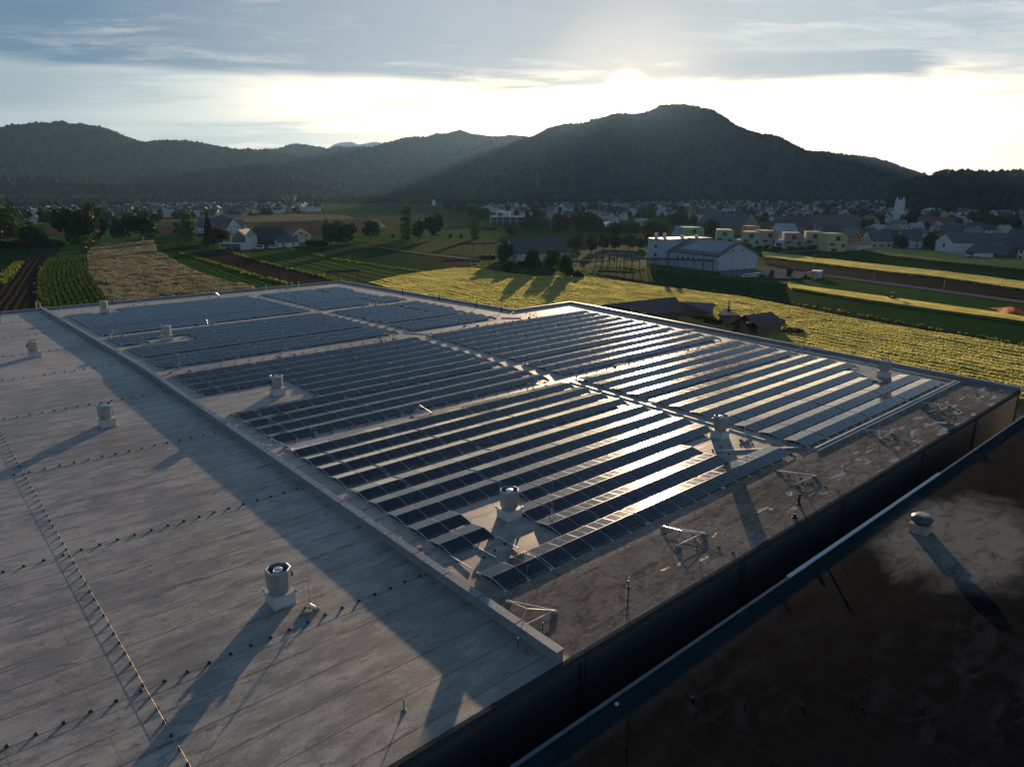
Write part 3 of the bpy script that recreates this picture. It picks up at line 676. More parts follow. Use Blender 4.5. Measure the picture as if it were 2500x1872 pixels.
# safety ladder head at the far end of the fire wall
t = thing('roof_ladder', 'pale hooped ladder head at the far end of the fire wall', 'ladder', (20.9, V2+.25, zr(21, V2)))
mb = MB()
for x in (-.3, .3): mb.tube((x, 0, -4), (x, 0, 1.3), .03); mb.tube((x, 0, 1.3), (x, -.9, 1.3), .03); mb.tube((x, -.9, 1.3), (x, -.9, 0), .03)
mb.obj('rail', M_CURB, t)
mb = MB()
for k in range(16): mb.tube((-.3, 0, -3.8+.3*k), (.3, 0, -3.8+.3*k), .018)
mb.obj('rung', M_CURB, t)
# loose things
o = MB(); o.box(-.22, .22, -.1, .1, 0, .10); o.box(-.05, .20, -.18, .05, .02, .16)
o = o.obj('rag_bundle', simple('rag', (.45, .36, .27), .9, 0, .3, 8.)); o.location = (22.15, 33.6, zr(22, 33.6)); o.rotation_euler = (0, 0, .6); tag(o, 'small pale rag bundle lying beside the fire wall', 'rag')
for (u, v, L, lb) in ((27.0, 30.4, 1.7, 'bare aluminium rail sticking out of the short nearest rows, left'), (24.9, 30.3, 0, '')):
    if L:
        for k, (uu, nm) in enumerate(((26.85, 'right'), (25.05, 'middle'), (23.15, 'left'))):
            mb = MB(); mb.box(-.05, .05, -1.9, .1, 0, .06); o = mb.obj('base_rail', M_ALU); o.location = (uu, 31.5, zr(uu, 31.5)+.01); tag(o, 'bare aluminium base rail sticking out of the short near rows, %s one' % nm, 'rail', 'bare base rails')
# white scuffs: strips of loose foil on the left roof
ME_FOIL = MB().add([(-.45, -.04, 0), (.3, -.05, .015), (.5, .02, .03), (.2, .06, .012), (-.4, .03, .0)], [(0, 1, 2, 3, 4)]).mesh('foil_strip', [M_TRAY])
for k in range(16):
    u, v = 16.2+random.uniform(-1.2, 3.8), 38+k*2.1+random.uniform(-1, 1)
    o = bpy.data.objects.new('foil_strip', ME_FOIL); COL.objects.link(o); o.location = (u, v, zr(u, v)+.006); o.rotation_euler = (0, 0, random.uniform(-.25, .25)); s_ = random.uniform(.5, 1.1); o.scale = (s_, s_, 1)
    tag(o, 'thin pale foil strip lying on the shaded left roof', 'foil strip', 'pale foil strips on the left roof')
# debris on the neighbour roof edge
for (u, v, s_, lb) in ((21.6, 17.2, .11, 'small pale scrap lying on the dark roof edge at the left'),):
    mb = MB(); mb.ring([(s_, 0), (s_*.8, .06), (s_*.3, .09)], 7, rot=.4); o = mb.obj('scrap', simple('scrap', (.5, .42, .28), .8)); o.location = (u, v, ZN+.0); tag(o, lb, 'scrap')
for k in range(10):
    u, v = [(24.5, 15.2), (26., 13.5), (27.8, 11.7), (29.7, 9.9), (31.6, 8.1), (46.4, 9.2), (44.6, 7.6), (42.9, 6.1), (41.2, 4.6), (47.6, 16.0)][k]
    o = bpy.data.objects.new('conductor_holder', ME_PUCK); COL.objects.link(o); o.location = (u, v, ZN-.35*(17.6-v)/77); o.scale = (.6, .6, .6); tag(o, 'black conductor holder on the dark neighbouring roof', 'conductor holder', 'holders on the dark roof')
# ================================================================== fields and ground
def field_mat(name, c1, c2, rows=0., ang=0., rough=.9, rowc=None, sc=.05, bump=.6, patch=.5):
    m_, b, out = new_mat(name); tc = b.n('ShaderNodeTexCoord').outputs['Object']
    n1 = b.noise(tc, sc, 5., .6); n2 = b.noise(tc, sc*14, 5., .7)
    st = b.noise(b.scale(tc, (.03, .9, 1)), 1., 4., .6)
    f = b.math('ADD', b.math('ADD', b.math('MULTIPLY', n1, .4), b.math('MULTIPLY', n2, .3)), b.math('MULTIPLY', st, .3))
    col = b.mix(b.ss(f, .5-patch*.4, .5+patch*.4), c1, c2); h = b.math('ADD', b.math('MULTIPLY', n2, .5), b.math('MULTIPLY', st, .5))
    if rows:
        sp = b.n('ShaderNodeSeparateXYZ'); b.set(sp.inputs[0], tc)
        w = b.math('SINE', b.math('MULTIPLY', b.math('ADD', sp.outputs[1], b.math('MULTIPLY', n1, 1.5)), 2*math.pi/rows))
        col = b.mix(b.ss(w, -.2, .9, 0, .6), col, rowc or tuple(x*.5 for x in c1)); h = b.math('ADD', h, b.math('MULTIPLY', w, .4))
    bp_ = b.n('ShaderNodeBump'); bp_.inputs['Strength'].default_value = bump; bp_.inputs['Distance'].default_value = .35; b.set(bp_.inputs['Height'], h)
    p = pbr(b, out, col, rough, 0, .1, bp_.outputs[0]); p.inputs['IOR'].default_value = 1.03; return m_
def leaf_mat(name, c1, c2, trans=.4, sc=.35, spec=.25):
    m_, b, out = new_mat(name); tc = b.n('ShaderNodeTexCoord').outputs['Object']; oi = b.n('ShaderNodeObjectInfo').outputs['Random']
    n = b.math('ADD', b.math('MULTIPLY', b.noise(tc, sc, 4., .65), .8), b.math('MULTIPLY', oi, .2))
    col = b.mix(b.ss(n, .38, .68), c1, c2)
    p = b.n('ShaderNodeBsdfPrincipled'); b.set(p.inputs['Base Color'], col); p.inputs['Roughness'].default_value = .7; p.inputs['Specular IOR Level'].default_value = spec
    tr = b.n('ShaderNodeBsdfTranslucent'); b.set(tr.inputs[0], b.mix(1., col, (1.25, 1.25, .85), 'MULTIPLY'))
    mx = b.n('ShaderNodeMixShader'); mx.inputs[0].default_value = trans; b.nt.links.new(p.outputs[0], mx.inputs[1]); b.nt.links.new(tr.outputs[0], mx.inputs[2])
    b.nt.links.new(mx.outputs[0], out.inputs[0]); return m_
GA = math.radians(-14)
M_GRASS = field_mat('meadow', (.028, .064, .018), (.050, .100, .026), sc=.02)
M_GREEN = field_mat('green_crop', (.022, .070, .015), (.040, .105, .022), 3.0, GA+1.57, sc=.03)
M_GREEND = field_mat('dark_green_crop', (.013, .044, .012), (.024, .066, .017), 1.5, GA+1.57, sc=.03)
M_OLIVE = field_mat('olive_crop', (.046, .074, .020), (.076, .108, .030), 6., GA+1.2, sc=.03)
M_SOIL = field_mat('tilled_soil', (.030, .024, .019), (.048, .038, .029), 2.2, GA+1.57, sc=.03, rowc=(.022, .018, .015))
M_SOIL2 = field_mat('brown_soil', (.055, .043, .032), (.080, .062, .044), 3., GA+1.4, sc=.03)
M_TAN = field_mat('ripe_grain', (.13, .115, .07), (.20, .17, .10), sc=.03)
M_WBASE = field_mat('grain_base', (.13, .125, .06), (.19, .18, .09), sc=.05)
M_ROAD = simple('asphalt', (.13, .13, .135), .95, 0, .15, .4, 0.)
M_GRAVEL = simple('gravel', (.23, .215, .19), .95, 0, .2, .6, 0.)
mb = MB(); N = 8
R0 = 26000
mb.add([(-R0, -R0, ZG), (R0, -R0, ZG), (R0, R0, ZG), (-R0, R0, ZG)], [(0, 1, 2, 3)]); tag(mb.obj('ground', M_GRASS), kind='structure')
LV = [0]
def patch(name, px, mat, world=None, kind='structure'):
    """flat field from its outline; every patch lies a little above the one before"""
    LV[0] += 1; z = ZG+.012*LV[0]
    pts = [G(*p) for p in px] if world is None else [Vector((*p, 0)) for p in world]
    # the object's x axis runs along the strip, so that the rows follow it
    A_ = np.array([(p[0], p[1]) for p in pts]); c0 = A_.mean(0); ev, evec = np.linalg.eigh(np.cov((A_-c0).T)); d_ = evec[:, 1]; an = math.atan2(d_[1], d_[0])
    L_ = (A_-c0) @ np.array([[math.cos(an), -math.sin(an)], [math.sin(an), math.cos(an)]])
    mb = MB(); mb.add([(p[0], p[1], 0) for p in L_], [tuple(range(len(pts)))])
    o = mb.obj(name, mat); me = o.data; o.location = (c0[0], c0[1], z); o.rotation_euler = (0, 0, an)
    if me.polygons[0].normal.z < 0: me.flip_normals()
    return tag(o, kind=kind)
# far strips first
patch('field', [(620, 515), (690, 500), (860, 500), (830, 522), (700, 524)], M_GREEN)
patch('field', [(856, 500), (935, 500), (975, 522), (838, 522)], M_OLIVE)
patch('field', [(935, 500), (1082, 505), (1060, 520), (960, 522)], M_SOIL2)
patch('field', [(1082, 498), (1300, 498), (1320, 520), (1065, 520)], M_GRASS)
patch('field', [(300, 541), (440, 536), (700, 523), (840, 524), (872, 534), (620, 543), (430, 540), (330, 541)], M_TAN)
patch('field', [(640, 543), (1000, 534), (1130, 536), (1180, 546), (900, 556), (640, 556)], M_SOIL2)
patch('field', [(895, 537), (922, 537), (945, 555), (920, 556)], M_TAN)
patch('field', [(590, 585), (620, 560), (640, 545), (810, 541), (850, 560), (850, 572), (700, 578)], M_SOIL)
patch('field', [(380, 540), (470, 541), (640, 544), (610, 560), (500, 555), (380, 553)], M_OLIVE)
patch('field', [(380, 552), (460, 553), (520, 558), (590, 560), (580, 580), (380, 572)], M_SOIL2)
patch('field', [(40, 524), (80, 517), (155, 517), (148, 530), (60, 538)], M_TAN)
patch('field', [(-60, 560), (140, 552), (150, 575), (-60, 590)], M_SOIL2)
patch('field', [(850, 560), (1260, 553), (1420, 570), (1260, 582), (870, 582)], M_GREEN)
patch('field', [(860, 585), (1215, 584), (1235, 600), (1215, 634), (930, 606)], M_OLIVE)
patch('field', [(1420, 640), (1480, 620), (1600, 604), (1720, 600), (1620, 640), (1560, 655), (1430, 655)], M_GRASS)
patch('field', [(863, 603), (935, 606), (1172, 644), (1170, 650), (1128, 660), (1060, 643), (915, 612)], M_SOIL)
patch('field', [(690, 605), (765, 599), (870, 601), (1000, 622), (1127, 661), (1060, 668), (900, 652), (823, 635)], M_GREEND)
patch('field', [(542, 610), (691, 605), (823, 636), (1060, 669), (985, 690), (900, 705), (836, 690), (640, 642)], M_OLIVE)
patch('field', [(465, 618), (541, 610), (640, 642), (836, 690), (715, 700), (627, 676), (550, 652)], M_SOIL)
patch('field', [(376, 590), (508, 589), (527, 610), (440, 620), (380, 606)], M_GREEN)
patch('field', [(380, 622), (465, 618), (508, 641), (716, 697), (690, 720), (620, 705), (560, 690), (440, 660)], M_GREEN)
patch('field', [(240, 600), (374, 589), (382, 612), (402, 625), (463, 660), (509, 678), (623, 703), (560, 735), (265, 760), (254, 720), (231, 690), (217, 665), (214, 624), (222, 605)], M_TAN)
patch('field', [(133, 628), (150, 624), (212, 623), (216, 660), (231, 690), (254, 720), (270, 760), (118, 770), (106, 720), (102, 685), (112, 655)], M_GREEND)
patch('field', [(-80, 600), (108, 601), (67, 628), (39, 647), (0, 695), (-90, 740)], M_GREEND)
patch('field', [(67, 628), (108, 601), (158, 599), (133, 626), (108, 658), (101, 685), (105, 720), (118, 775), (-90, 790), (0, 695), (39, 647)], M_SOIL)
# right hand side: long strips
patch('field', [(2090, 610), (2180, 611), (2279, 617), (2354, 626), (2560, 645), (2560, 668), (2354, 648), (2180, 629)], M_WBASE)
patch('field', [(1900, 618), (2090, 613), (2180, 630), (2354, 649), (2560, 669), (2560, 701), (2296, 668), (2180, 655), (1866, 620)], M_GREEND)
patch('field', [(1860, 619), (2180, 655), (2296, 668), (2560, 701), (2560, 722), (2303, 683), (2180, 670), (1866, 631)], M_WBASE)
patch('field', [(1866, 632), (2180, 671), (2303, 684), (2560, 722), (2560, 742), (2211, 697), (2012, 672), (1866, 645)], M_SOIL)
patch('road', [(2008, 671), (2211, 697.5), (2560, 745), (2560, 752), (2211, 703.5), (2012, 677)], M_ROAD)
patch('field', [(1950, 690), (2012, 679), (2211, 705), (2560, 754), (2560, 789), (2130, 728), (1924, 697)], M_GREEN)
patch('field', [(1924, 699), (2130, 728), (2560, 789), (2560, 803), (2089, 735), (1934, 710)], M_WBASE)
patch('field', [(1414, 660), (1450, 652), (1560, 655), (1747, 678), (1926, 698), (1930, 709), (2089, 736), (2560, 804), (2560, 857), (1849, 727), (1600, 690), (1434, 671)], M_GREEND)
patch('field', [(1434, 672), (1600, 691), (1849, 728), (2560, 858), (2560, 868), (2048, 779), (1804, 730), (1600, 704), (1427, 681)], M_SOIL)
patch('field', [(901, 696), (981, 678), (1068, 665), (1108, 660), (1160, 661), (1224, 671), (1307, 680), (1427, 682), (1600, 705), (1804, 731), (2048, 780), (2560, 869), (2700, 960), (2500, 1100), (1700, 900), (1300, 790)], M_WBASE)
patch('garden', [(1172, 640), (1240, 630), (1400, 655), (1432, 672), (1420, 681), (1307, 679), (1224, 670), (1164, 659)], M_GRASS)
patch('path', [(875, 710), (905, 690), (981, 674), (1068, 661), (1128, 657.5), (1170, 650), (1222, 648), (1222, 650.5), (1172, 653), (1130, 661), (1070, 665), (985, 679), (912, 696), (890, 712)], M_GRAVEL)
patch('path', [(930, 605), (1000, 616), (1075, 624), (1160, 634), (1220, 641), (1220, 643), (1158, 637), (1073, 627), (1000, 618.5), (930, 607)], M_GRAVEL)
patch('yard', [(1753, 664), (1865, 656), (1905, 660), (1985, 668), (1950, 684), (1860, 682), (1758, 676)], simple('yard_paving', (.14, .14, .145), .95, 0, .2, .3, 0.))
patch('road', [(1400, 633), (1440, 636), (1490, 635), (1490, 638.5), (1440, 640), (1398, 638)], M_GRAVEL)
patch('road', [(1900, 616), (1980, 612), (2090, 608), (2230, 611), (2350, 625), (2350, 627.5), (2228, 614), (2090, 611), (1980, 615), (1905, 620)], M_ROAD)
# ------------------------------------------------------------------ crops with height (nobody could count the stalks)
def in_poly(X, Y, poly):
    ins = np.zeros(len(X), dtype=bool); n = len(poly); j = n-1
    for i in range(n):
        xi, yi = poly[i]; xj, yj = poly[j]
        c_ = ((yi > Y) != (yj > Y)) & (X < (xj-xi)*(Y-yi)/(yj-yi+1e-12)+xi); ins ^= c_; j = i
    return ins
def tufts(name, X, Y, Hh, Wd, mat, z0=ZG+.3, lean=.25, two=True, label=None, nz=0.):
    """clumps of blades: crossed upright quads at the given points"""
    n = len(X); vs = []; k = 2 if two else 1
    A = RNG.uniform(0, math.pi, n)
    V = np.zeros((n*k*4, 3)); 
    for q in range(k):
        a = A+q*math.pi/2; dx, dy = np.cos(a)*Wd/2, np.sin(a)*Wd/2; lx = RNG.normal(0, lean, n)*Hh; ly = RNG.normal(0, lean, n)*Hh
        base = np.arange(n)*k*4+q*4
        for c_, (s_, t_) in enumerate(((-1, 0), (1, 0), (.8, 1), (-.8, 1))):
            V[base+c_, 0] = X+s_*dx+lx*t_; V[base+c_, 1] = Y+s_*dy+ly*t_; V[base+c_, 2] = z0+Hh*t_-.05*(1-t_)
    F = np.arange(n*k*4).reshape(-1, 4); o = bpy.data.objects.new(name, np_mesh(name, V, F, mat)); COL.objects.link(o)
    return tag(o, label=label, kind='stuff')
def scatter(poly_px, n, world=None):
    poly = [tuple(G(*p)[:2]) for p in poly_px] if world is None else world
    xs = [p[0] for p in poly]; ys = [p[1] for p in poly]
    X = RNG.uniform(min(xs), max(xs), n*3); Y = RNG.uniform(min(ys), max(ys), n*3); k = in_poly(X, Y, poly); return X[k][:n*2], Y[k][:n*2]
def fnoise(X, Y, s, ang=0., st=1.):
    c_, q = math.cos(ang), math.sin(ang); a = (X*c_+Y*q)*s; b_ = (-X*q+Y*c_)*s*st
    return np.array([mnoise.noise((x, y, 3.3)) for x, y in zip(a, b_)])
M_WHEAT = leaf_mat('wheat', (.34, .34, .15), (.54, .50, .25), .6, .12)
M_BARLEY = leaf_mat('barley', (.19, .175, .12), (.30, .27, .19), .25, .10)
M_CORN = leaf_mat('row_crop', (.012, .036, .008), (.028, .062, .014), .40, .5)
M_VERGE = leaf_mat('verge_grass', (.06, .095, .018), (.11, .15, .03), .5, .3)
near_wheat = [(901, 696), (981, 678), (1068, 665), (1108, 660), (1160, 661), (1224, 671), (1307, 680), (1427, 682), (1600, 705), (1804, 731), (2048, 780), (2560, 869), (2620, 960), (2400, 1010), (2000, 860), (1700, 800), (1405, 748), (1262, 770), (1000, 725)]
wp = [tuple(G(*p)[:2]) for p in near_wheat]
X, Y = scatter(None, 90000, wp)
_d = G(2500, 856)-G(1600, 705); ANG = math.atan2(_d.y, _d.x)            # the drilling runs along the strip
keep = (X > U1+1.5) | ((X > UN+1.5) & (Y > VN+1.5)); X, Y = X[keep], Y[keep]
c_, s_ = math.cos(ANG), math.sin(ANG); acr = -X*s_+Y*c_
tl = np.minimum(np.mod(acr, 17.), np.mod(acr-1.9, 17.)) < .42    # tramlines
rr = fnoise(X, Y, .055, ANG, 3.); r2 = fnoise(X, Y, .25, ANG, 3.)
X, Y, rr, r2, acr = X[~tl], Y[~tl], rr[~tl], r2[~tl], acr[~tl]
hh = .62+.15*rr+.11*r2+.04*np.sin(acr*2*math.pi/2.9)+RNG.normal(0, .05, len(X)); hh = np.clip(hh, .25, 1.2)
tufts('wheat', X, Y, hh, RNG.uniform(.25, .5, len(X)), M_WHEAT, ZG+.45, .12, label='standing green gold wheat beside the warehouse')
for nm, pts, n, lb in (('wheat', [(1924, 699), (2130, 728), (2560, 789), (2560, 803), (2089, 735), (1934, 710)], 26000, 'strip of standing wheat behind the dark green strip'),
                   ('wheat', [(1860, 619), (2180, 655), (2296, 668), (2560, 701), (2560, 722), (2303, 683), (2180, 670), (1866, 631)], 24000, 'strip of standing wheat beyond the brown strip'),
                   ('wheat', [(2090, 610), (2180, 611), (2279, 617), (2354, 626), (2560, 645), (2560, 668), (2354, 648), (2180, 629)], 22000, 'strip of standing wheat before the village farm')):
    X, Y = scatter(pts, n); rr = fnoise(X, Y, .06, ANG, 3.)
    tufts(nm, X, Y, np.clip(.7+.15*rr, .3, 1.2), RNG.uniform(.4, .8, len(X)), M_WHEAT, ZG+.4, .12, label=lb)
bar = [(240, 600), (374, 589), (382, 612), (402, 625), (463, 660), (509, 678), (623, 703), (600, 725), (265, 750), (254, 720), (231, 690), (217, 665), (214, 624), (222, 605)]
X, Y = scatter(bar, 26000); k = Y > V2+1; X, Y = X[k], Y[k]
rr = fnoise(X, Y, .10); r2 = fnoise(X, Y, .35)
k = (rr+r2*.6) > -.35; X, Y, rr, r2 = X[k], Y[k], rr[k], r2[k]
tufts('barley', X, Y, np.clip(.55+.35*rr+.3*r2, .2, 1.3), RNG.uniform(.5, 1.0, len(X)), M_BARLEY, ZG+.3, .2, label='dry straw coloured grain with darker swirls')
# curved rows of the low green crop at the left
Lb = [G(*p) for p in ((133, 630), (112, 655), (103, 685), (106, 720), (118, 765), (132, 800))]
Rb = [G(*p) for p in ((211, 625), (215, 660), (230, 690), (253, 720), (285, 765), (320, 800))]
XX, YY = [], []
for r in range(10):
    f = (r+.35)/10
    pts = [a.lerp(c_, f) for a, c_ in zip(Lb, Rb)]
    for a, c_ in zip(pts[:-1], pts[1:]):
        n = int((c_-a).length/.22)
        for k in range(n):
            p = a.lerp(c_, k/n); 
            for q in range(2): XX.append(p.x+random.gauss(0, .22)); YY.append(p.y+random.gauss(0, .22))
X, Y = np.array(XX), np.array(YY); k = Y > V2+1
tufts('row_crop', X[k], Y[k], RNG.uniform(.35, .8, k.sum()), RNG.uniform(.4, .7, k.sum()), M_CORN, ZG+.35, .3, label='curved rows of leafy green crop')
# small vineyard-like rows by the modern house
XX, YY = [], []
a0, a1, b0, b1 = G(376, 591), G(505, 590), G(383, 611), G(520, 609)
for r in range(10):
    p, q = a0.lerp(b0, r/9.), a1.lerp(b1, r/9.); n = int((q-p).length/.5)
    for k in range(n): w = p.lerp(q, k/n); XX.append(w.x+random.gauss(0, .2)); YY.append(w.y+random.gauss(0, .2))
tufts('row_crop', np.array(XX), np.array(YY), RNG.uniform(.5, .9, len(XX)), RNG.uniform(.6, 1.0, len(XX)), M_CORN, ZG+.3, .3, label='bright green rows left of the modern white house')
# grassy verges between the strips
XX, YY = [], []
def verge(px, w=.8, dens=2.2):
    pts = [G(*p) for p in px]
    for a, c_ in zip(pts[:-1], pts[1:]):
        n = int((c_-a).length*dens)
        for k in range(n):
            p = a.lerp(c_, random.random()); 
            if (p.x < U1+1 and p.y < VN+1) or (p.x < UN+1 and p.y < V2+1): continue
            XX.append(p.x+random.gauss(0, w)); YY.append(p.y+random.gauss(0, w))
verge([(440, 620), (550, 652), (627, 677), (716, 698)], .7, 2.6); verge([(541, 610), (640, 642), (740, 666), (836, 690)], .8, 2.6); verge([(691, 605), (823, 636), (1000, 662), (1060, 669)], .6, 2.)
verge([(133, 629), (111, 655), (102, 685), (105, 720), (117, 765)], .8, 5.); verge([(0, 695), (39, 647), (50, 640)], 1.0, 5.); verge([(1866, 632), (2180, 671), (2303, 684), (2500, 712)], .7, 1.)
verge([(900, 697), (985, 680), (1070, 666), (1128, 662)], .5, 3.); verge([(1434, 672), (1600, 691), (1849, 728), (2560, 858)], .4, 1.)
verge([(1500, 655), (1600, 662), (1747, 678), (1926, 697)], 2.5, 3.5); verge([(1174, 645), (1300, 671), (1420, 681)], 2.5, 4)
X, Y = np.array(XX), np.array(YY)
tufts('verge_grass', X, Y, RNG.uniform(.3, .75, len(X)), RNG.uniform(.5, .9, len(X)), M_VERGE, ZG+.3, .3, label='long grass along the field edges')
# ================================================================== hills
def forest_mat():
    m_, b, out = new_mat('forest'); tc = b.n('ShaderNodeTexCoord').outputs['Object']
    n = b.noise(tc, .02, 4., .6); n2 = b.noise(tc, .12, 3., .6); n3 = b.noise(tc, .004, 3., .6)
    f = b.math('ADD', b.math('ADD', b.math('MULTIPLY', n, .4), b.math('MULTIPLY', n2, .35)), b.math('MULTIPLY', n3, .25))
    col = b.mix(b.ss(f, .38, .62), (.010, .020, .014), (.025, .038, .022)); pbr(b, out, col, .9, 0, .1); return m_
M_FOREST = forest_mat()
M_HILL = simple('hill_floor', (.025, .033, .016), .95, 0, .25, .01, .1)
def px_az_el(x, y):
    r = ray(x, y); return math.atan2(r[1], r[0]), math.atan2(r[2], math.hypot(r[0], r[1]))
def hill(sky, D, w, amp, seed, name='hill', mat=None, step=22., back=.6):
    """a ridge whose crest rises D metres away, sloping over w metres towards the village"""
    az, el = zip(*[px_az_el(*p) for p in sky]); az = np.array(az)[::-1]; el = np.array(el)[::-1]
    a0, a1 = az[0], az[-1]; na = int((a1-a0)*D/step)+2; A = np.linspace(a0, a1, na); E = np.interp(A, az, el)
    rs = np.concatenate([np.linspace(D-w, D, int(w/(step*1.6))+2), np.linspace(D, D+w*back, 8)[1:]])
    AA, RR = np.meshgrid(A, rs); 
    crest = S+D*np.tan(E)-ZG-10.
    t = np.clip((RR-(D-w))/w, 0, 1); prof = t*t*(3-2*t); tb = np.clip((RR-D)/(w*back), 0, 1); prof = prof*(1-tb**1.5)
    XX = RR*np.cos(AA); YY = RR*np.sin(AA)
    nz = np.array([mnoise.fractal((x*.0016+seed, y*.0016, seed), 1., 2., 5) for x, y in zip(XX.ravel(), YY.ravel())]).reshape(XX.shape)
    spur = np.array([mnoise.noise((a*26+seed, seed*2., 0)) for a in A])[None, :]
    side = np.sin(np.pi*np.clip(t, 0, 1))
    Z = crest[None, :]*prof*(1+side*(.20*spur)) + amp*nz*side
    Z = ZG-2+np.maximum(Z, -1)
    V = np.stack([XX.ravel(), YY.ravel(), Z.ravel()], 1); nr, nc = XX.shape
    i = np.arange((nr-1)*(nc-1)); r_ = i//(nc-1); c_ = i % (nc-1); F = np.stack([r_*nc+c_, r_*nc+c_+1, (r_+1)*nc+c_+1, (r_+1)*nc+c_], 1)[:, ::-1]
    o = bpy.data.objects.new(name, np_mesh(name, V, F, mat or M_HILL, smooth=True)); COL.objects.link(o); tag(o, kind='structure')
    return A, rs, Z
TX = []; TD = []
def forest_on(A, rs, Z, D, w, n, tmin=.0, hs=(11, 17), conif=.35):
    a = RNG.uniform(A[0], A[-1], n); t = np.sqrt(RNG.uniform(tmin**2, 1.03**2, n)); r = D-w+t*w
    k = (np.interp(a, A, np.arange(len(A)))); i = np.clip(k.astype(int), 0, len(A)-2); fa = k-i
    q = np.interp(r, rs, np.arange(len(rs))); j = np.clip(q.astype(int), 0, len(rs)-2); fr = q-j
    z = (Z[j, i]*(1-fa)+Z[j, i+1]*fa)*(1-fr)+(Z[j+1, i]*(1-fa)+Z[j+1, i+1]*fa)*fr
    h = RNG.uniform(hs[0], hs[1], n)*np.exp(RNG.normal(0, .16, n)); TX.append(np.stack([r*np.cos(a), r*np.sin(a), z, h, (RNG.uniform(0, 1, n) < conif)*1.], 1))
OCT = np.array([(1, 0, 0), (0, 1, 0), (-1, 0, 0), (0, -1, 0)], float)
def build_forest(T, label, name='forest', mat=None):
    n = len(T); V = np.zeros((n, 10, 3)); rot = RNG.uniform(0, 1.57, n); R_ = T[:, 3]*np.where(T[:, 4] > .5, .20, .42)*RNG.uniform(.8, 1.2, n)
    con = T[:, 4] > .5
    for k in range(4):
        a = rot+k*math.pi/2; j = RNG.uniform(.8, 1.2, n)
        V[:, k, 0] = T[:, 0]+R_*np.cos(a)*j; V[:, k, 1] = T[:, 1]+R_*np.sin(a)*j; V[:, k, 2] = T[:, 2]+T[:, 3]*np.where(con, .12, .32)
        a = a+.785; j = RNG.uniform(.75, 1.15, n); f = np.where(con, .45, .85)
        V[:, 4+k, 0] = T[:, 0]+R_*f*np.cos(a)*j; V[:, 4+k, 1] = T[:, 1]+R_*f*np.sin(a)*j; V[:, 4+k, 2] = T[:, 2]+T[:, 3]*np.where(con, .52, .72)
    V[:, 8, :2] = T[:, :2]; V[:, 8, 2] = T[:, 2]+T[:, 3]; V[:, 9, :2] = T[:, :2]; V[:, 9, 2] = T[:, 2]-3
    f = [(9, (k+1) % 4, k) for k in range(4)]+[(k, (k+1) % 4, 4+k) for k in range(4)]+[((k+1) % 4, 4+(k+1) % 4, 4+k) for k in range(4)]+[(4+k, 4+(k+1) % 4, 8) for k in range(4)]
    F = (np.array(f)[None]+(np.arange(n)*10)[:, None, None]).reshape(-1, 3)
    o = bpy.data.objects.new(name, np_mesh(name, V.reshape(-1, 3), F, mat or M_FOREST)); COL.objects.link(o); return tag(o, label=label, kind='stuff')
SK_L = [(-420, 345), (-200, 338), (-80, 326), (0, 314.5), (17, 308.7), (52, 307), (96, 304), (127, 305), (140, 298), (158, 298), (171, 305), (203, 305), (229, 314), (278, 327), (307, 337), (353, 351), (377, 348), (446, 349), (522, 358), (568, 365), (640, 369), (700, 380), (800, 400), (900, 430)]
SK_M = [(500, 400), (560, 385), (640, 370), (672, 366.7), (718, 352), (765, 356), (805, 365), (823, 357), (840, 361), (875, 362), (910, 363), (939, 353), (988, 338), (1031, 337), (1040, 339), (1066, 326), (1084, 329), (1124, 318), (1156, 332), (1191, 336), (1260, 333), (1300, 339), (1400, 350), (1500, 380)]
SK_R = [(960, 470), (1020, 440), (1080, 410), (1160, 378), (1240, 352), (1281, 341), (1295, 339), (1336, 316), (1385, 304), (1425, 300), (1449, 291), (1500, 284), (1545, 281), (1582, 274), (1614, 261), (1646, 259.4), (1675, 262), (1710, 276), (1762, 287), (1797, 306), (1837, 322), (1880, 335), (1906, 338), (1930, 349), (1970, 368), (2022, 373), (2092, 385.5), (2150, 393), (2202, 409), (2260, 429), (2330, 445), (2420, 462)]
SK_E = [(2180, 452), (2250, 433), (2277, 429), (2300, 419), (2347, 416), (2410, 420), (2500, 416), (2600, 405), (2750, 400), (3000, 410)]
SK_F = [(-400, 425), (0, 426), (160, 428), (300, 432), (420, 428), (500, 417), (580, 407), (640, 401), (700, 408), (760, 422), (830, 445), (900, 470)]
SK_N = [(-400, 440), (0, 441), (200, 446), (300, 450), (450, 447), (620, 438), (690, 435), (740, 440), (782, 447), (815, 460), (850, 476)]
SK_P = [(700, 372), (800, 362), (812, 352), (830, 346), (858, 344), (878, 352), (898, 347), (916, 343), (940, 350), (990, 346), (1010, 352), (1060, 372)]
for (sk, D, w, amp, sd, n, tm, hs, cf) in ((SK_L, 4200, 1300, 40, 1.3, 15000, .15, (12, 18), .5), (SK_M, 5600, 1500, 45, 4.7, 11000, .2, (13, 20), .4), (SK_R, 4300, 1700, 48, 8.1, 24000, .0, (11, 17), .3),
                                   (SK_E, 1750, 500, 14, 11.3, 4500, 0., (9, 14), .25), (SK_F, 2900, 700, 18, 15.9, 8500, 0., (12, 18), .6), (SK_N, 2350, 350, 8, 19.1, 6000, 0., (12, 18), .6)):
    A, rs, Z = hill(sk, D, w, amp, sd); forest_on(A, rs, Z, D, w, n, tm, hs, cf)
    if sk in (SK_F, SK_N): TD.append(TX.pop())
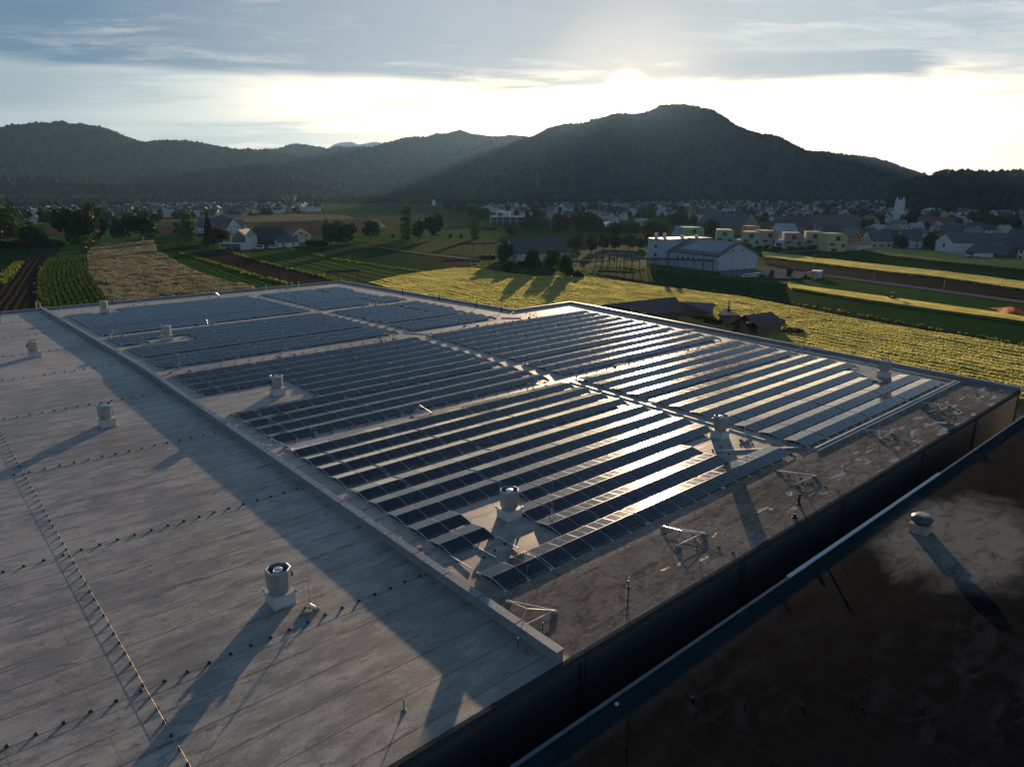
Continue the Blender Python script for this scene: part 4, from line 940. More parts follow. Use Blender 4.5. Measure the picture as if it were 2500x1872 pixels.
# forest edge belts on the plain
def belt(p, q, depth, n, hs=(14, 22), cf=.5):
    a, c_ = G(*p), G(*q); t = RNG.uniform(0, 1, n); d = RNG.uniform(0, depth, n); dirn = np.array([(a.x+c_.x)/2, (a.y+c_.y)/2]); dirn /= np.linalg.norm(dirn)
    X = a.x+(c_.x-a.x)*t+dirn[0]*d; Y = a.y+(c_.y-a.y)*t+dirn[1]*d; h = RNG.uniform(*hs, n); TX.append(np.stack([X, Y, np.full(n, ZG), h, (RNG.uniform(0, 1, n) < cf)*1.], 1))
belt((880, 497), (1330, 496), 260, 2600, (16, 24)); belt((640, 502), (720, 498), 120, 350, (15, 22), .2); belt((-200, 497), (640, 492), 200, 2600, (12, 18)); belt((-60, 520), (340, 508), 60, 420, (9, 14), .1)
belt((1250, 497), (2300, 488), 140, 2200, (9, 14), .2); belt((700, 497), (880, 495), 300, 700, (14, 20), .3)
M_SPRUCE = simple('spruce_forest', (.011, .018, .012), .95, 0, .3, .05, .1)
build_forest(np.concatenate(TD), 'dark spruce forest on the low ridge before the left hills', mat=M_SPRUCE)
build_forest(np.concatenate(TX), 'dark mixed forest covering the hills and the edge of the plain')
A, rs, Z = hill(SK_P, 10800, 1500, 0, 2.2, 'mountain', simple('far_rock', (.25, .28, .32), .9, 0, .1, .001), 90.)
# haze: even air round camera and scene
if HAZE > 0:
    mb = MB(); H0 = 12500; mb.box(-2500, H0, -3500, H0, ZG-1., 760)
    m_, b, out = new_mat('haze'); v_ = b.n('ShaderNodeVolumePrincipled'); v_.inputs['Color'].default_value = (.36, .64, 1., 1); v_.inputs['Density'].default_value = HAZE; v_.inputs['Anisotropy'].default_value = .40
    b.nt.links.new(v_.outputs[0], out.inputs['Volume']); tag(mb.obj('haze', m_), kind='stuff')
# ================================================================== trees
def bark(): return simple('bark', (.07, .055, .04), .9, 0, .3, 3., bump=.4)
M_BARK = bark()
M_LEAF = [leaf_mat('foliage_dark', (.013, .028, .008), (.034, .062, .015), .28, .45), leaf_mat('foliage_mid', (.020, .042, .010), (.052, .088, .020), .34, .45),
          leaf_mat('foliage_light', (.035, .066, .013), (.085, .130, .028), .42, .45), leaf_mat('foliage_red', (.040, .018, .010), (.085, .040, .020), .3, .45), leaf_mat('foliage_conifer', (.009, .018, .008), (.022, .036, .014), .2, .6)]
def crown_mesh(kind, seed, nleaf=1500, size=.055):
    """unit tree (height 1, crown radius about .36): leaf clumps spread through lobes"""
    rg = np.random.default_rng(seed); P_ = []
    if kind == 'round':
        lobes = [((0, 0, .62), .27)]+[((.20*math.cos(a)*rg.uniform(.7, 1.1), .20*math.sin(a)*rg.uniform(.7, 1.1), rg.uniform(.34, .74)), rg.uniform(.12, .20)) for a in np.linspace(0, 6.28, 11)[:-1]]+[((rg.uniform(-.1, .1), rg.uniform(-.1, .1), .84), .14)]
    elif kind == 'spread':
        lobes = [((.30*math.cos(a)*rg.uniform(.4, 1.1), .30*math.sin(a)*rg.uniform(.4, 1.1), rg.uniform(.42, .80)), rg.uniform(.12, .22)) for a in np.linspace(0, 12.5, 15)[:-1]]
    elif kind == 'poplar':
        lobes = [((rg.uniform(-.05, .05), rg.uniform(-.05, .05), z), .10+.05*math.sin(z*3.1)*rg.uniform(.6, 1.2)) for z in np.linspace(.16, .93, 11)]
    elif kind == 'bush':
        lobes = [((rg.uniform(-.34, .34), rg.uniform(-.34, .34), rg.uniform(.2, .6)), rg.uniform(.2, .34)) for _ in range(9)]
    if kind == 'conifer':
        z = 1-np.sqrt(rg.uniform(0, 1, nleaf)); z = .08+z*.92; a = rg.uniform(0, 6.283, nleaf); lay = .75+.25*np.abs(np.sin(z*38)); r = (1.02-z)*.26*lay*np.sqrt(rg.uniform(.35, 1, nleaf))
        P_ = np.stack([r*np.cos(a), r*np.sin(a), z-r*.12], 1)
    else:
        w = np.array([l[1]**2 for l in lobes]); ch = rg.choice(len(lobes), nleaf, p=w/w.sum()); C_ = np.array([l[0] for l in lobes])[ch]; R_ = np.array([l[1] for l in lobes])[ch]
        d = rg.normal(0, 1, (nleaf, 3)); d /= np.linalg.norm(d, axis=1)[:, None]; rr = R_*rg.uniform(.55, 1.08, nleaf)**.6; P_ = C_+d*rr[:, None]*np.array([1, 1, .85]); P_[:, 2] = P_[:, 2] if kind == 'bush' else .10+(P_[:, 2]-.24)*1.18; P_[:, 2] = np.maximum(P_[:, 2], .04)
    n = len(P_); t1 = rg.normal(0, 1, (n, 3)); t1 /= np.linalg.norm(t1, axis=1)[:, None]; t2 = np.cross(t1, rg.normal(0, 1, (n, 3))); t2 /= np.linalg.norm(t2, axis=1)[:, None]
    s = size*rg.uniform(.5, 1.25, n)[:, None]; V = np.stack([P_-t1*s-t2*s*.2, P_+t2*s*.7-t1*s*.1, P_+t1*s, P_-t2*s*.6+t1*s*.2], 1).reshape(-1, 3)
    return V, np.arange(n*4).reshape(-1, 4)
TREES = {}
def make_tree(key, kind, mi, seed, nleaf, size):
    t = bpy.data.objects.new('tree', None)
    V, F = crown_mesh(kind, seed, nleaf, size)
    mb = MB(); tr = .030 if kind != 'poplar' else .018
    if kind != 'bush':
        mb.tube((0, 0, -.03), (0, 0, .35), tr, 7, 0, tr*.7); mb.tube((0, 0, .35), (.01, 0, .8), tr*.7, 6, 0, tr*.2)
        rg = random.Random(seed)
        for k in range(6 if kind != 'conifer' else 0):
            a = k*1.05+rg.random(); z = .26+.07*k; L = .22 if kind in ('round', 'spread') else .07; mb.tube((0, 0, z), (L*math.cos(a), L*math.sin(a), z+.16), tr*.45, 5, 0, tr*.12)
    else: mb.tube((0, 0, -.02), (0, 0, .3), .02, 5, 0, .01)
    TREES[key] = (np_mesh('crown', V, F, M_LEAF[mi]), mb.mesh('trunk', M_BARK))
for i in range(3): make_tree(('round', i), 'round', i, 10+i, 2600, .042)
for i in range(2): make_tree(('spread', i), 'spread', [1, 0][i], 30+i, 2600, .040)
make_tree(('poplar', 0), 'poplar', 1, 41, 1500, .030); make_tree(('conifer', 0), 'conifer', 4, 51, 2200, .034); make_tree(('red', 0), 'round', 3, 61, 2000, .042)
for i in range(2): make_tree(('bush', i), 'bush', [1, 2][i], 70+i, 1500, .075)
make_tree(('far', 0), 'round', 0, 81, 500, .075); make_tree(('far', 1), 'spread', 1, 82, 500, .075); make_tree(('far', 2), 'round', 2, 83, 450, .078); make_tree(('far', 3), 'conifer', 4, 84, 350, .06)
def tree(kind, i, p, h, w, label, group=None, cat='tree', name=None):
    cm, tm = TREES[kind, i]; nm = name or {'conifer': 'spruce_tree', 'poplar': 'poplar_tree', 'bush': 'bush'}.get(kind, 'leafy_tree')
    t = thing(nm, label, cat, (p[0], p[1], ZG), random.uniform(0, 6.28), group)
    base_w = {'round': .72, 'spread': .86, 'poplar': .34, 'conifer': .50, 'red': .72, 'bush': 1.15, 'far': .74}[kind]
    t.scale = (w/base_w, w/base_w, h)
    for nm2, me in (('crown', cm), ('trunk', tm)):
        o = bpy.data.objects.new(nm2, me); COL.objects.link(o); o.parent = t
    return t
def tpx(kind, i, x, y, wpx, hpx, label, group=None, cat=None, name=None):
    p = G(x, y); k = scale_at(p); cat = cat or ('bush' if kind == 'bush' else 'tree')
    p = p+Vector((p.x, p.y, 0)).normalized()*(wpx*k*.25)
    return tree(kind, i, p, hpx*k*1.06, wpx*k, label, group, cat, name)
TL = [('spread', 1, 200, 624, 92, 106, 'tallest dark broad tree at the head of the curved crop rows'), ('round', 0, 243, 592, 46, 62, 'dark slim tree just right of the tallest one'), ('round', 1, 297, 590, 42, 52, 'smaller tree between the slim tree and the wide round tree'),
 ('spread', 1, 347, 592, 80, 66, 'wide round dark tree behind the straw coloured field'), ('spread', 0, 22, 602, 66, 78, 'broad dark tree in the thicket at the left edge'), ('round', 1, 84, 603, 56, 48, 'lower tree at the right of the left edge thicket'), ('round', 2, -8, 594, 44, 88, 'light green tree cut by the left photo edge'),
 ('bush', 0, 60, 606, 60, 26, 'dark undergrowth below the left edge thicket'), ('bush', 0, 128, 604, 54, 26, 'dark hedge left of the tallest broad tree'), ('bush', 0, 8, 607, 60, 24, 'dark undergrowth at the very left'), ('conifer', 0, 103, 547, 16, 34, 'small dark conifer beside the lone white house at the left'),
 ('round', 0, 120, 548, 26, 28, 'dark tree right of the lone white house at the left'), ('far', 0, 150, 550, 46, 28, 'tree behind the tallest broad tree, left side'), ('round', 0, 186, 548, 40, 26, 'tree behind the tallest broad tree, right side'),
 ('round', 2, 432, 560, 14, 16, 'small tree before the far white building'), ('poplar', 0, 461, 588, 34, 62, 'slender open tree left of the long dark roofed barn'), ('bush', 1, 446, 575, 22, 22, 'low fruit tree beside the slender open tree'), ('bush', 0, 427, 571, 14, 14, 'dark shrub in the meadow left of the slender tree'),
 ('conifer', 0, 512, 600, 32, 70, 'dark spruce beside the modern white house'), ('red', 0, 541, 598, 42, 40, 'red leaved tree between the spruce and the modern house'), ('round', 0, 575, 567, 20, 24, 'dark tree right of the small white annex'), ('bush', 1, 590, 566, 20, 14, 'bush behind the modern white house'),
 ('bush', 0, 762, 601, 46, 22, 'dark bushes right of the cream house'), ('bush', 0, 790, 601, 36, 20, 'dark bushes left of the three tall trees'), ('bush', 1, 652, 601, 22, 18, 'bush between the two parked vans'), ('bush', 1, 745, 586, 20, 26, 'light bush behind the cream house'),
 ('round', 1, 806, 600, 38, 60, 'left one of the three tall trees right of the cream house'), ('round', 1, 829, 600, 34, 58, 'middle one of the three tall trees right of the cream house'), ('spread', 1, 850, 601, 42, 58, 'right one of the three tall trees right of the cream house'),
 ('spread', 0, 905, 587, 45, 47, 'round tree standing alone right of the three tall trees'), ('poplar', 0, 995, 586, 34, 78, 'tall crooked poplar in the middle of the fields'), ('round', 0, 1024, 586, 34, 52, 'dark tree just right of the tall crooked poplar'), ('spread', 1, 1060, 587, 50, 62, 'broad dark tree second right of the tall poplar'),
 ('poplar', 0, 1159, 585, 24, 46, 'thin poplar right of the broad field trees'), ('round', 0, 1100, 584, 10, 14, 'young tree by the field path, left one'), ('round', 0, 1126, 584, 8, 13, 'young tree by the field path, right one'), ('round', 0, 959, 584, 8, 12, 'tiny tree right of the lone round tree'), ('bush', 0, 930, 567, 14, 6, 'low shrub beyond the lone round tree'),
 ('round', 0, 1094, 518, 28, 24, 'dark far tree left of the glass house'), ('round', 1, 1127, 522, 30, 28, 'second dark far tree left of the glass house'), ('spread', 1, 1168, 545, 60, 38, 'spreading dark tree just left of the glass house'), ('bush', 0, 1198, 562, 36, 10, 'low hedge before the glass house'),
 ('round', 1, 1235, 642, 46, 52, 'tree at the left gable of the big grey barn'), ('bush', 1, 1243, 670, 34, 42, 'bright green bush nearest the grain field'), ('bush', 0, 1270, 657, 26, 30, 'dark bush before the big grey barn'), ('round', 1, 1300, 667, 44, 64, 'tree before the big grey barn, left one of three'),
 ('spread', 0, 1346, 668, 46, 62, 'tree before the big grey barn, middle one of three'), ('round', 2, 1382, 680, 44, 60, 'sunlit tree before the big grey barn, right one of three'), ('bush', 0, 1413, 683, 30, 34, 'dark bush at the right end of the barn trees'), ('bush', 0, 1195, 635, 56, 16, 'clipped hedge left of the big grey barn'),
 ('round', 1, 1395, 609, 32, 30, 'round tree right behind the barn roof'), ('round', 1, 1411, 611, 30, 38, 'first full tree in the row of round trees'), ('round', 0, 1444, 616, 30, 42, 'second full tree in the row of round trees'), ('round', 1, 1473, 610, 30, 38, 'third full tree in the row of round trees'),
 ('round', 0, 1503, 610, 28, 36, 'fourth full tree in the row of round trees'), ('spread', 0, 1536, 610, 40, 38, 'fifth and widest tree in the row of round trees'), ('round', 0, 1588, 610, 34, 44, 'last tree in the row before the white tower block'), ('round', 1, 1562, 609, 24, 28, 'smaller tree between the last two of the row'),
 ('spread', 1, 1370, 574, 52, 50, 'dark village edge tree above the barn roof'), ('spread', 1, 1420, 576, 56, 56, 'tall dark village edge tree, middle'), ('round', 1, 1455, 576, 44, 50, 'tall village edge tree right of the middle one'), ('spread', 0, 1495, 578, 46, 34, 'low village edge tree'), ('spread', 0, 1540, 580, 46, 36, 'village edge tree above the round tree row'),
 ('spread', 0, 1584, 582, 50, 44, 'village edge tree behind the tower block'), ('round', 1, 1616, 588, 40, 40, 'tree between tower block and grey roofed hall'), ('round', 0, 1288, 562, 32, 36, 'dark tree right of the glass house'), ('spread', 0, 1325, 565, 44, 30, 'tree by the red gabled house'), ('round', 0, 1250, 578, 36, 26, 'round tree in the green field before the glass house'),
 ('spread', 0, 1655, 556, 50, 34, 'broad tree behind the grey roofed hall'), ('round', 1, 1691, 556, 26, 30, 'narrow tree behind the grey roofed hall'), ('round', 0, 1732, 580, 42, 42, 'round tree left of the green apartment block'), ('spread', 0, 1800, 537, 34, 18, 'tree between village roofs above the apartments'),
 ('round', 0, 2005, 521, 24, 22, 'dark round tree among the far village roofs'), ('round', 1, 2096, 533, 18, 18, 'tree among roofs left of the church tower'), ('round', 0, 2222, 556, 34, 34, 'dark tree at the foot of the church tower'), ('round', 0, 2196, 610, 34, 32, 'dark tree left of the white farm gable'),
 ('round', 0, 2268, 612, 28, 38, 'dark tree touching the white farm gable'), ('spread', 0, 2425, 569, 44, 34, 'broad tree behind the farm roofs'), ('round', 0, 2312, 528, 22, 20, 'round tree in the far village at the right'), ('bush', 0, 1933, 613, 22, 15, 'first clipped bush before the apartments'),
 ('bush', 0, 1955, 613, 20, 15, 'second clipped bush before the apartments'), ('bush', 0, 1975, 612, 18, 14, 'third clipped bush before the apartments'), ('bush', 0, 1989, 611, 18, 16, 'fourth clipped bush before the apartments'), ('bush', 0, 1893, 615, 32, 18, 'wide dark bush left of the clipped bushes'),
 ('bush', 0, 1862, 612, 36, 16, 'wide dark hedge behind the white hall gable'), ('bush', 0, 1824, 606, 22, 18, 'dark bush at the hall ridge'), ('bush', 0, 1753, 673, 18, 9, 'low bush at the hall corner'), ('round', 2, 1926, 677, 16, 22, 'small young tree in the paved yard'), ('poplar', 0, 1882, 680, 15, 18, 'clipped shrub in the paved yard'),
 ('bush', 0, 1862, 680, 18, 12, 'hedge beside the parked cars'), ('bush', 1, 1935, 822, 60, 22, 'dark overgrown shrub right of the wooden hut'), ('bush', 0, 1712, 790, 60, 26, 'dark shrub in front of the wooden sheds'), ('bush', 0, 1900, 800, 34, 30, 'dark bush against the wooden hut wall'), ('bush', 0, 1745, 800, 60, 30, 'dark overgrowth between sheds and parapet')]
for r in TL: tpx(*r)
# ================================================================== houses
WALLC = {'white': (.52, .54, .56), 'cream': (.55, .50, .38), 'grey': (.40, .42, .44), 'yellow': (.42, .38, .20), 'ochre': (.46, .30, .13), 'pink': (.45, .30, .26), 'green': (.27, .38, .26), 'lime': (.36, .39, .25), 'brown': (.22, .17, .13), 'orange': (.55, .24, .10), 'wood': (.09, .06, .04), 'blue': (.34, .42, .52), 'taupe': (.32, .28, .25)}
ROOFC = {'slate': (.075, .08, .09), 'grey': (.13, .14, .155), 'light': (.30, .33, .37), 'red': (.15, .060, .045), 'brown': (.085, .055, .045), 'plum': (.075, .045, .060), 'dark': (.035, .038, .042), 'metal': (.38, .40, .43)}
_wm, _rm = {}, {}
def WM(c):
    if c not in _wm: _wm[c] = simple('plaster_'+c, WALLC[c], .85, 0, .10, .5, rand=.15)
    return _wm[c]
def RM(c):
    if c not in _rm:
        m_, b, out = new_mat('roof_'+c); tc = b.n('ShaderNodeTexCoord').outputs['Object']; oi = b.n('ShaderNodeObjectInfo').outputs['Random']
        n = b.noise(tc, .6, 5., .65); sp = b.n('ShaderNodeSeparateXYZ'); b.set(sp.inputs[0], tc); w = b.math('SINE', b.math('MULTIPLY', sp.outputs[2], 22.))
        k = ROOFC[c]; col = b.mix(b.ss(n, .3, .7), tuple(x*.78 for x in k), tuple(x*1.2 for x in k)); col = b.mix(b.math('MULTIPLY', oi, .35), col, tuple(x*.6 for x in k)); col = b.mix(b.ss(w, .4, 1., 0, .3), col, tuple(x*.5 for x in k))
        pbr(b, out, col, .38 if c in ('light', 'metal', 'plum') else .55, .2 if c == 'metal' else 0, .45); _rm[c] = m_
    return _rm[c]
M_GLASS = simple('window_glass', (.030, .034, .040), .12, 0, .2, 2.); M_WFRAME = simple('window_frame', (.18, .10, .07), .6, 0, .1, 2.); M_TRIM = simple('brown_trim', (.13, .045, .035), .6, 0, .15, 2.); M_CHIM = simple('chimney', (.22, .15, .12), .9, 0, .2, 3.)
def gable_house(L, Wd, he, hr, wall, roof, ov=.5, windows=True, chim=True, gable=None, name='house', label=None, cat='house', group=None, trim=False, wz=None, hip=0.):
    """ridge along x, origin at the middle of the plan on the ground"""
    t = thing(name, label, cat, (0, 0, ZG), 0, group)
    x, y = L/2, Wd/2; mb = MB()
    mb.add([(-x, -y, -.3), (x, -y, -.3), (x, y, -.3), (-x, y, -.3), (-x, -y, he), (x, -y, he), (x, y, he), (-x, y, he)], [(0, 1, 5, 4), (2, 3, 7, 6), (1, 2, 6, 5), (3, 0, 4, 7)])
    mb.obj('wall', WM(wall), t)
    g = MB(); hy = 0
    if hip <= 0:
        g.add([(-x, -y, he), (-x, y, he), (-x, 0, hr-.05)], [(1, 0, 2)]); g.obj('gable', WM(gable or wall), t); g = MB(); g.add([(x, -y, he), (x, y, he), (x, 0, hr-.05)], [(0, 1, 2)]); g.obj('gable', WM(gable or wall), t)
    sl = (hr-he)/y; e = ov; zx = he-e*sl; X = x+ov*.8; th = .22; hx = X-hip
    r = MB()
    for s in (-1, 1):
        q = [(-X, s*(y+e), zx), (X, s*(y+e), zx), (hx, 0, hr), (-hx, 0, hr)]; w = [(a, b_, c_+th) for a, b_, c_ in q]
        fs = [(0, 1, 2, 3), (4, 5, 6, 7), (0, 1, 5, 4), (1, 2, 6, 5), (3, 0, 4, 7)]
        r.add(q+w, fs)
    if hip > 0:
        for s in (-1, 1): r.add([(s*X, -y-e, zx+th), (s*X, y+e, zx+th), (s*hx, 0, hr+th)], [(0, 1, 2)])
    ro = r.obj('roof', RM(roof), t)
    if trim:
        tb = MB()
        for s in (-1, 1):
            for e_ in (-1, 1): tb.bar((s*(X+.05), e_*(y+e), zx+.05), (s*(X+.05), 0, hr+.05), .10, .55)
            tb.bar((-X, s*(y+e+.06), zx+.05), (X, s*(y+e+.06), zx+.05), .10, .55)
        tb.obj('verge_trim', M_TRIM, t)
    if windows:
        def win(cx, cy, cz, w_, h_, ax):
            f = MB(); d = .06
            if ax == 'x': f.box(cx-.03, cx+.03, cy-w_/2-d, cy+w_/2+d, cz-h_/2-d, cz+h_/2+d)
            else: f.box(cx-w_/2-d, cx+w_/2+d, cy-.03, cy+.03, cz-h_/2-d, cz+h_/2+d)
            fo = f.obj('window', M_WFRAME, t); g_ = MB()
            if ax == 'x': g_.box(cx-.05, cx+.05, cy-w_/2, cy+w_/2, cz-h_/2, cz+h_/2)
            else: g_.box(cx-w_/2, cx+w_/2, cy-.05, cy+.05, cz-h_/2, cz+h_/2)
            g_.obj('pane', M_GLASS, fo)
        lv = [1.5] if he < 4.2 else [1.5, 4.3]
        for z in lv:
            n = max(2, int(L/4))
            for k in range(n):
                for s in (-1, 1): win(-x+L*(k+.5)/n, s*y, z, 1.1, 1.25, 'y')
            for s in (-1, 1):
                for q in (-.25, .25): win(s*x, q*Wd, z, 1.1, 1.25, 'x')
        if hr-he > 2.2 and hip <= 0:
            for s in (-1, 1): win(s*x, 0, he+.9, 1.2, 1.1, 'x')
    if chim: c_ = MB(); c_.box(x*.35, x*.35+.6, .5, 1.1, hr-1.6, hr+.8); c_.obj('chimney', M_CHIM, ro)
    return t
# prototypes for the village, copied many times
CAMV = Vector((0, 0, 0))
protos = []
for i, (L, Wd, he, hr, wl, rf, hp) in enumerate([(11, 9, 5.2, 9., 'white', 'slate', 0), (12, 9, 5.0, 8.6, 'cream', 'grey', 0), (10, 9, 5.4, 9.4, 'white', 'brown', 0), (13, 10, 4.6, 8.6, 'grey', 'slate', 0), (11, 10, 5.6, 8.8, 'white', 'red', 2.5), (14, 9, 3.6, 7.2, 'ochre', 'brown', 0),
                                            (12, 10, 5.2, 9., 'pink', 'grey', 0), (9, 8, 5.8, 9.2, 'white', 'light', 0), (16, 10, 4., 8., 'taupe', 'dark', 0), (12, 11, 6., 9., 'cream', 'slate', 3.), (10, 9, 5.4, 9.4, 'yellow', 'brown', 0), (13, 9, 5., 8.6, 'white', 'dark', 0)]):
    protos.append(((wl, rf, hp), gable_house(L, Wd, he, hr, wl, rf, hip=hp, name='village_house', label='x', group='g')))
used = [False]*len(protos)
rf_word = {'slate': 'slate grey', 'grey': 'grey', 'brown': 'brown', 'red': 'red', 'light': 'pale grey', 'dark': 'dark'}
placed = []
def blocked(x, y):
    for (a, c_, r) in placed:
        if (a-x)**2+(c_-y)**2 < r*r: return True
    return False
def village(regions, n, where, rmin, bare=700., seed=5):
    rg = random.Random(seed); cnt = 0; tries = 0
    polys = [[tuple(G(*p)[:2]) for p in reg] for reg in regions]
    wts = [abs(sum(a[0]*c_[1]-c_[0]*a[1] for a, c_ in zip(po, po[1:]+po[:1])))/2 for po in polys]
    while cnt < n and tries < n*60:
        tries += 1; po = rg.choices(polys, wts)[0]
        # nearer houses show larger: favour them
        xs = [p[0] for p in po]; ys = [p[1] for p in po]; x, y = rg.uniform(min(xs), max(xs)), rg.uniform(min(ys), max(ys))
        if not in_poly(np.array([x]), np.array([y]), po)[0] or blocked(x, y): continue
        d = math.hypot(x, y)
        if rg.random() > min(1, (900/d)**.9): continue
        i = rg.choices(range(len(protos)), [5, 4, 4, 4, 3, 2, 2, 3, 3, 2, 1, 4])[0]; (wl, rf, hp), pr = protos[i]
        lab = '%s walled house with %s %sroof among many, %s' % ('white' if wl == 'white' else wl, rf_word[rf], 'hipped ' if hp else 'gabled ', where); grp = '%s %s houses, %s' % (wl, rf_word[rf], where)
        rz = rg.choice([.15, .15, 1.72, 1.0, -.5])+rg.gauss(0, .12); s_ = rg.uniform(.85, 1.12)
        if not used[i]: used[i] = True; o = pr; o['label'] = lab; o['group'] = grp
        elif d > bare:
            o = pr.copy(); COL.objects.link(o); o['label'] = lab; o['group'] = grp
            for ch in pr.children:
                if ch.name.split('.')[0] in ('wall', 'roof', 'gable') or (d < 1000 and ch.name.startswith('window')): c_ = ch.copy(); COL.objects.link(c_); c_.parent = o
        else: o = copy_tree(pr, label=lab, group=grp)
        o.location = (x, y, ZG); o.rotation_euler = (0, 0, rz); o.scale = (s_, s_*rg.uniform(.9, 1.1), s_*rg.uniform(.85, 1.05)); placed.append((x, y, rmin)); cnt += 1
    return cnt
def face(a, c_, depth, ga='gable'):
    """frame of a building from the photo's two ground corners of its camera-facing side"""
    A, C = G(*a), G(*c_); d = C-A; w = d.length; ang = math.atan2(d.y, d.x); nrm = Vector((-d.y, d.x, 0)).normalized()
    if nrm.dot(A) < 0: nrm = -nrm
    ctr = (A+C)/2+nrm*depth/2; return ctr, w, ang
def gb(a, c_, depth, he, hr, wall, roof, label, side='gable', name='house', cat='house', **kw):
    ctr, w, ang = face(a, c_, depth)
    if side == 'gable': o = gable_house(depth, w, he, hr, wall, roof, name=name, label=label, cat=cat, **kw); o.rotation_euler = (0, 0, ang+math.pi/2)
    else: o = gable_house(w, depth, he, hr, wall, roof, name=name, label=label, cat=cat, **kw); o.rotation_euler = (0, 0, ang)
    o.location = (ctr.x, ctr.y, ZG); placed.append((ctr.x, ctr.y, max(w, depth)*.75)); return o
# -- left hamlet
gb((476, 569), (556, 571), 16, 4.5, 11, 'white', 'slate', 'long white barn with a slate roof behind the spruce', 'side', 'barn', 'barn', windows=True)
gb((557, 563), (570, 565), 10, 5, 8.5, 'white', 'grey', 'small white gabled annex right of the long slate roofed barn', 'gable')
gb((612, 601), (680, 602), 14, 3.4, 10.5, 'wood', 'dark', 'long low house with a steep dark roof right of the modern house', 'side', 'barn', 'barn', windows=False)
gb((680, 604), (729, 602), 9, 2.9, 5.4, 'white', 'slate', 'low white house with a shallow slate roof beside the parked vans', 'side')
gb((713, 594), (760, 592), 11, 5, 9.5, 'cream', 'brown', 'cream gabled house behind the low white house', 'gable')
gb((73, 546), (96, 546), 9, 4.5, 7.5, 'white', 'brown', 'lone small white house at the left beside a conifer', 'gable')
gb((213, 541), (237, 540), 12, 5.5, 10, 'white', 'slate', 'white gabled house behind the dark slim tree', 'gable')
gb((140, 535), (172, 533), 14, 4, 9, 'grey', 'slate', 'grey barn roof showing left of the tallest tree', 'side', windows=False)
# modern house with its garage bar
ctr, w, ang = face((565, 608), (606, 608), 18)
t = gable_house(18, w, 6.6, 10.2, 'white', 'grey', ov=.25, windows=False, chim=False, name='house', label='modern white gabled house with glazed gable above an open garage', cat='house'); t.rotation_euler = (0, 0, ang+math.pi/2); t.location = (ctr.x, ctr.y, ZG)
y = w/2; mb = MB(); mb.add([(-9.12, -y+.9, 3.6), (-9.12, y-.9, 3.6), (-9.12, y-.9, 6.5), (-9.12, 0, 9.5), (-9.12, -y+.9, 6.5)], [(4, 3, 2, 1, 0)]); mb.obj('gable_glazing', simple('timber_glazing', (.085, .09, .075), .35, 0, .3, 1.2), t)
ctr, w, ang = face((537, 610.5), (606, 611), 7)
t = thing('garage', 'white open garage box with vehicles inside, before the modern house', 'garage', (ctr.x, ctr.y, ZG), ang); x = w/2
mb = MB(); mb.box(-x, x, -3.5, 3.5, 3.2, 3.7); mb.box(-x, -x+.5, -3.5, 3.5, -.2, 3.2); mb.box(x-4.2, x, -3.5, 3.5, -.2, 3.2); mb.box(-x+.5, x-4.2, 3.2, 3.5, -.2, 3.2); mb.obj('wall', WM('white'), t)
placed.append((ctr.x, ctr.y, 20))
# -- vehicles
M_TYRE = simple('tyre', (.015, .015, .016), .8, 0, .2, 5.)
def car(p, rz, color, label, L=4.4, Wd=1.8, H=1.5, van=False, cat='car', grp=None):
    t = thing('parked_van' if van else 'parked_car', label, cat, (p[0], p[1], ZG+.02), rz, grp)
    prof = [(-L/2, .35), (-L/2, .85), (-L*.42, .95), (-L*.27, 1.0), (-L*.15, H), (L*.30, H), (L*.45, .98), (L/2, .9), (L/2, .35)] if not van else [(-L/2, .4), (-L/2, 1.0), (-L*.40, 1.15), (-L*.30, H), (L*.48, H), (L/2, 1.2), (L/2, .4)]
    n = len(prof); mb = MB(); tw = [.92 if z > 1.2 else 1 for _, z in prof]
    mb.add([(a, -Wd/2*k, z) for (a, z), k in zip(prof, tw)]+[(a, Wd/2*k, z) for (a, z), k in zip(prof, tw)], [tuple(range(n)), tuple(reversed(range(n, 2*n)))]+[(i, (i+1) % n, n+(i+1) % n, n+i) for i in range(n)])
    mb.obj('body', simple('paint', color, .3, .1, .05, 2.), t)
    g = MB(); a0, a1 = (-L*.20, L*.36) if not van else (-L*.30, L*.42)
    for s in (-1, 1): g.box(a0, a1, s*(Wd/2*.965)-.02, s*(Wd/2*.965)+.02, 1.02, H-.14)
    g.obj('side_window', M_GLASS, t)
    for a in (-L*.31, L*.31):
        for s in (-1, 1): w_ = MB(); w_.tube((a, s*(Wd/2-.12), .33), (a, s*(Wd/2+.03), .33), .33, 12); w_.obj('wheel', M_TYRE, t)
    for s in (-1, 1): h_ = MB(); h_.box(-L/2-.03, -L/2+.04, s*Wd*.34-.16, s*Wd*.34+.16, .66, .82); h_.obj('headlight', M_ALU, t)
    return t
vang = math.atan2(G(642, 606).y-G(622, 606).y, G(642, 606).x-G(622, 606).x)
car(G(632, 609), vang, (.6, .62, .64), 'white delivery van, the larger of two vans by the low white house', 5.6, 2., 2.3, True, 'van'); car(G(666, 607), vang, (.55, .6, .65), 'smaller white van left of the low white house', 4.8, 1.9, 1.9, True, 'van')
car(G(549, 609.5), vang+1.6, (.5, .52, .55), 'white car inside the open garage, left bay', 4.2); car(G(572, 610), vang+1.5, (.25, .02, .015), 'dark red car inside the open garage, right bay', 4.2)
car(G(1826, 679), .9+1.4, (.4, .45, .5), 'silver parked car in the yard, nearest the hall corner', grp='cars parked in the hall yard'); car(G(1840, 677), .9+1.4, (.6, .6, .6), 'white parked car in the yard beside the silver one', grp='cars parked in the hall yard'); car(G(1851, 676), .9+1.4, (.1, .12, .14), 'dark parked car in the yard next to the hedge', grp='cars parked in the hall yard')
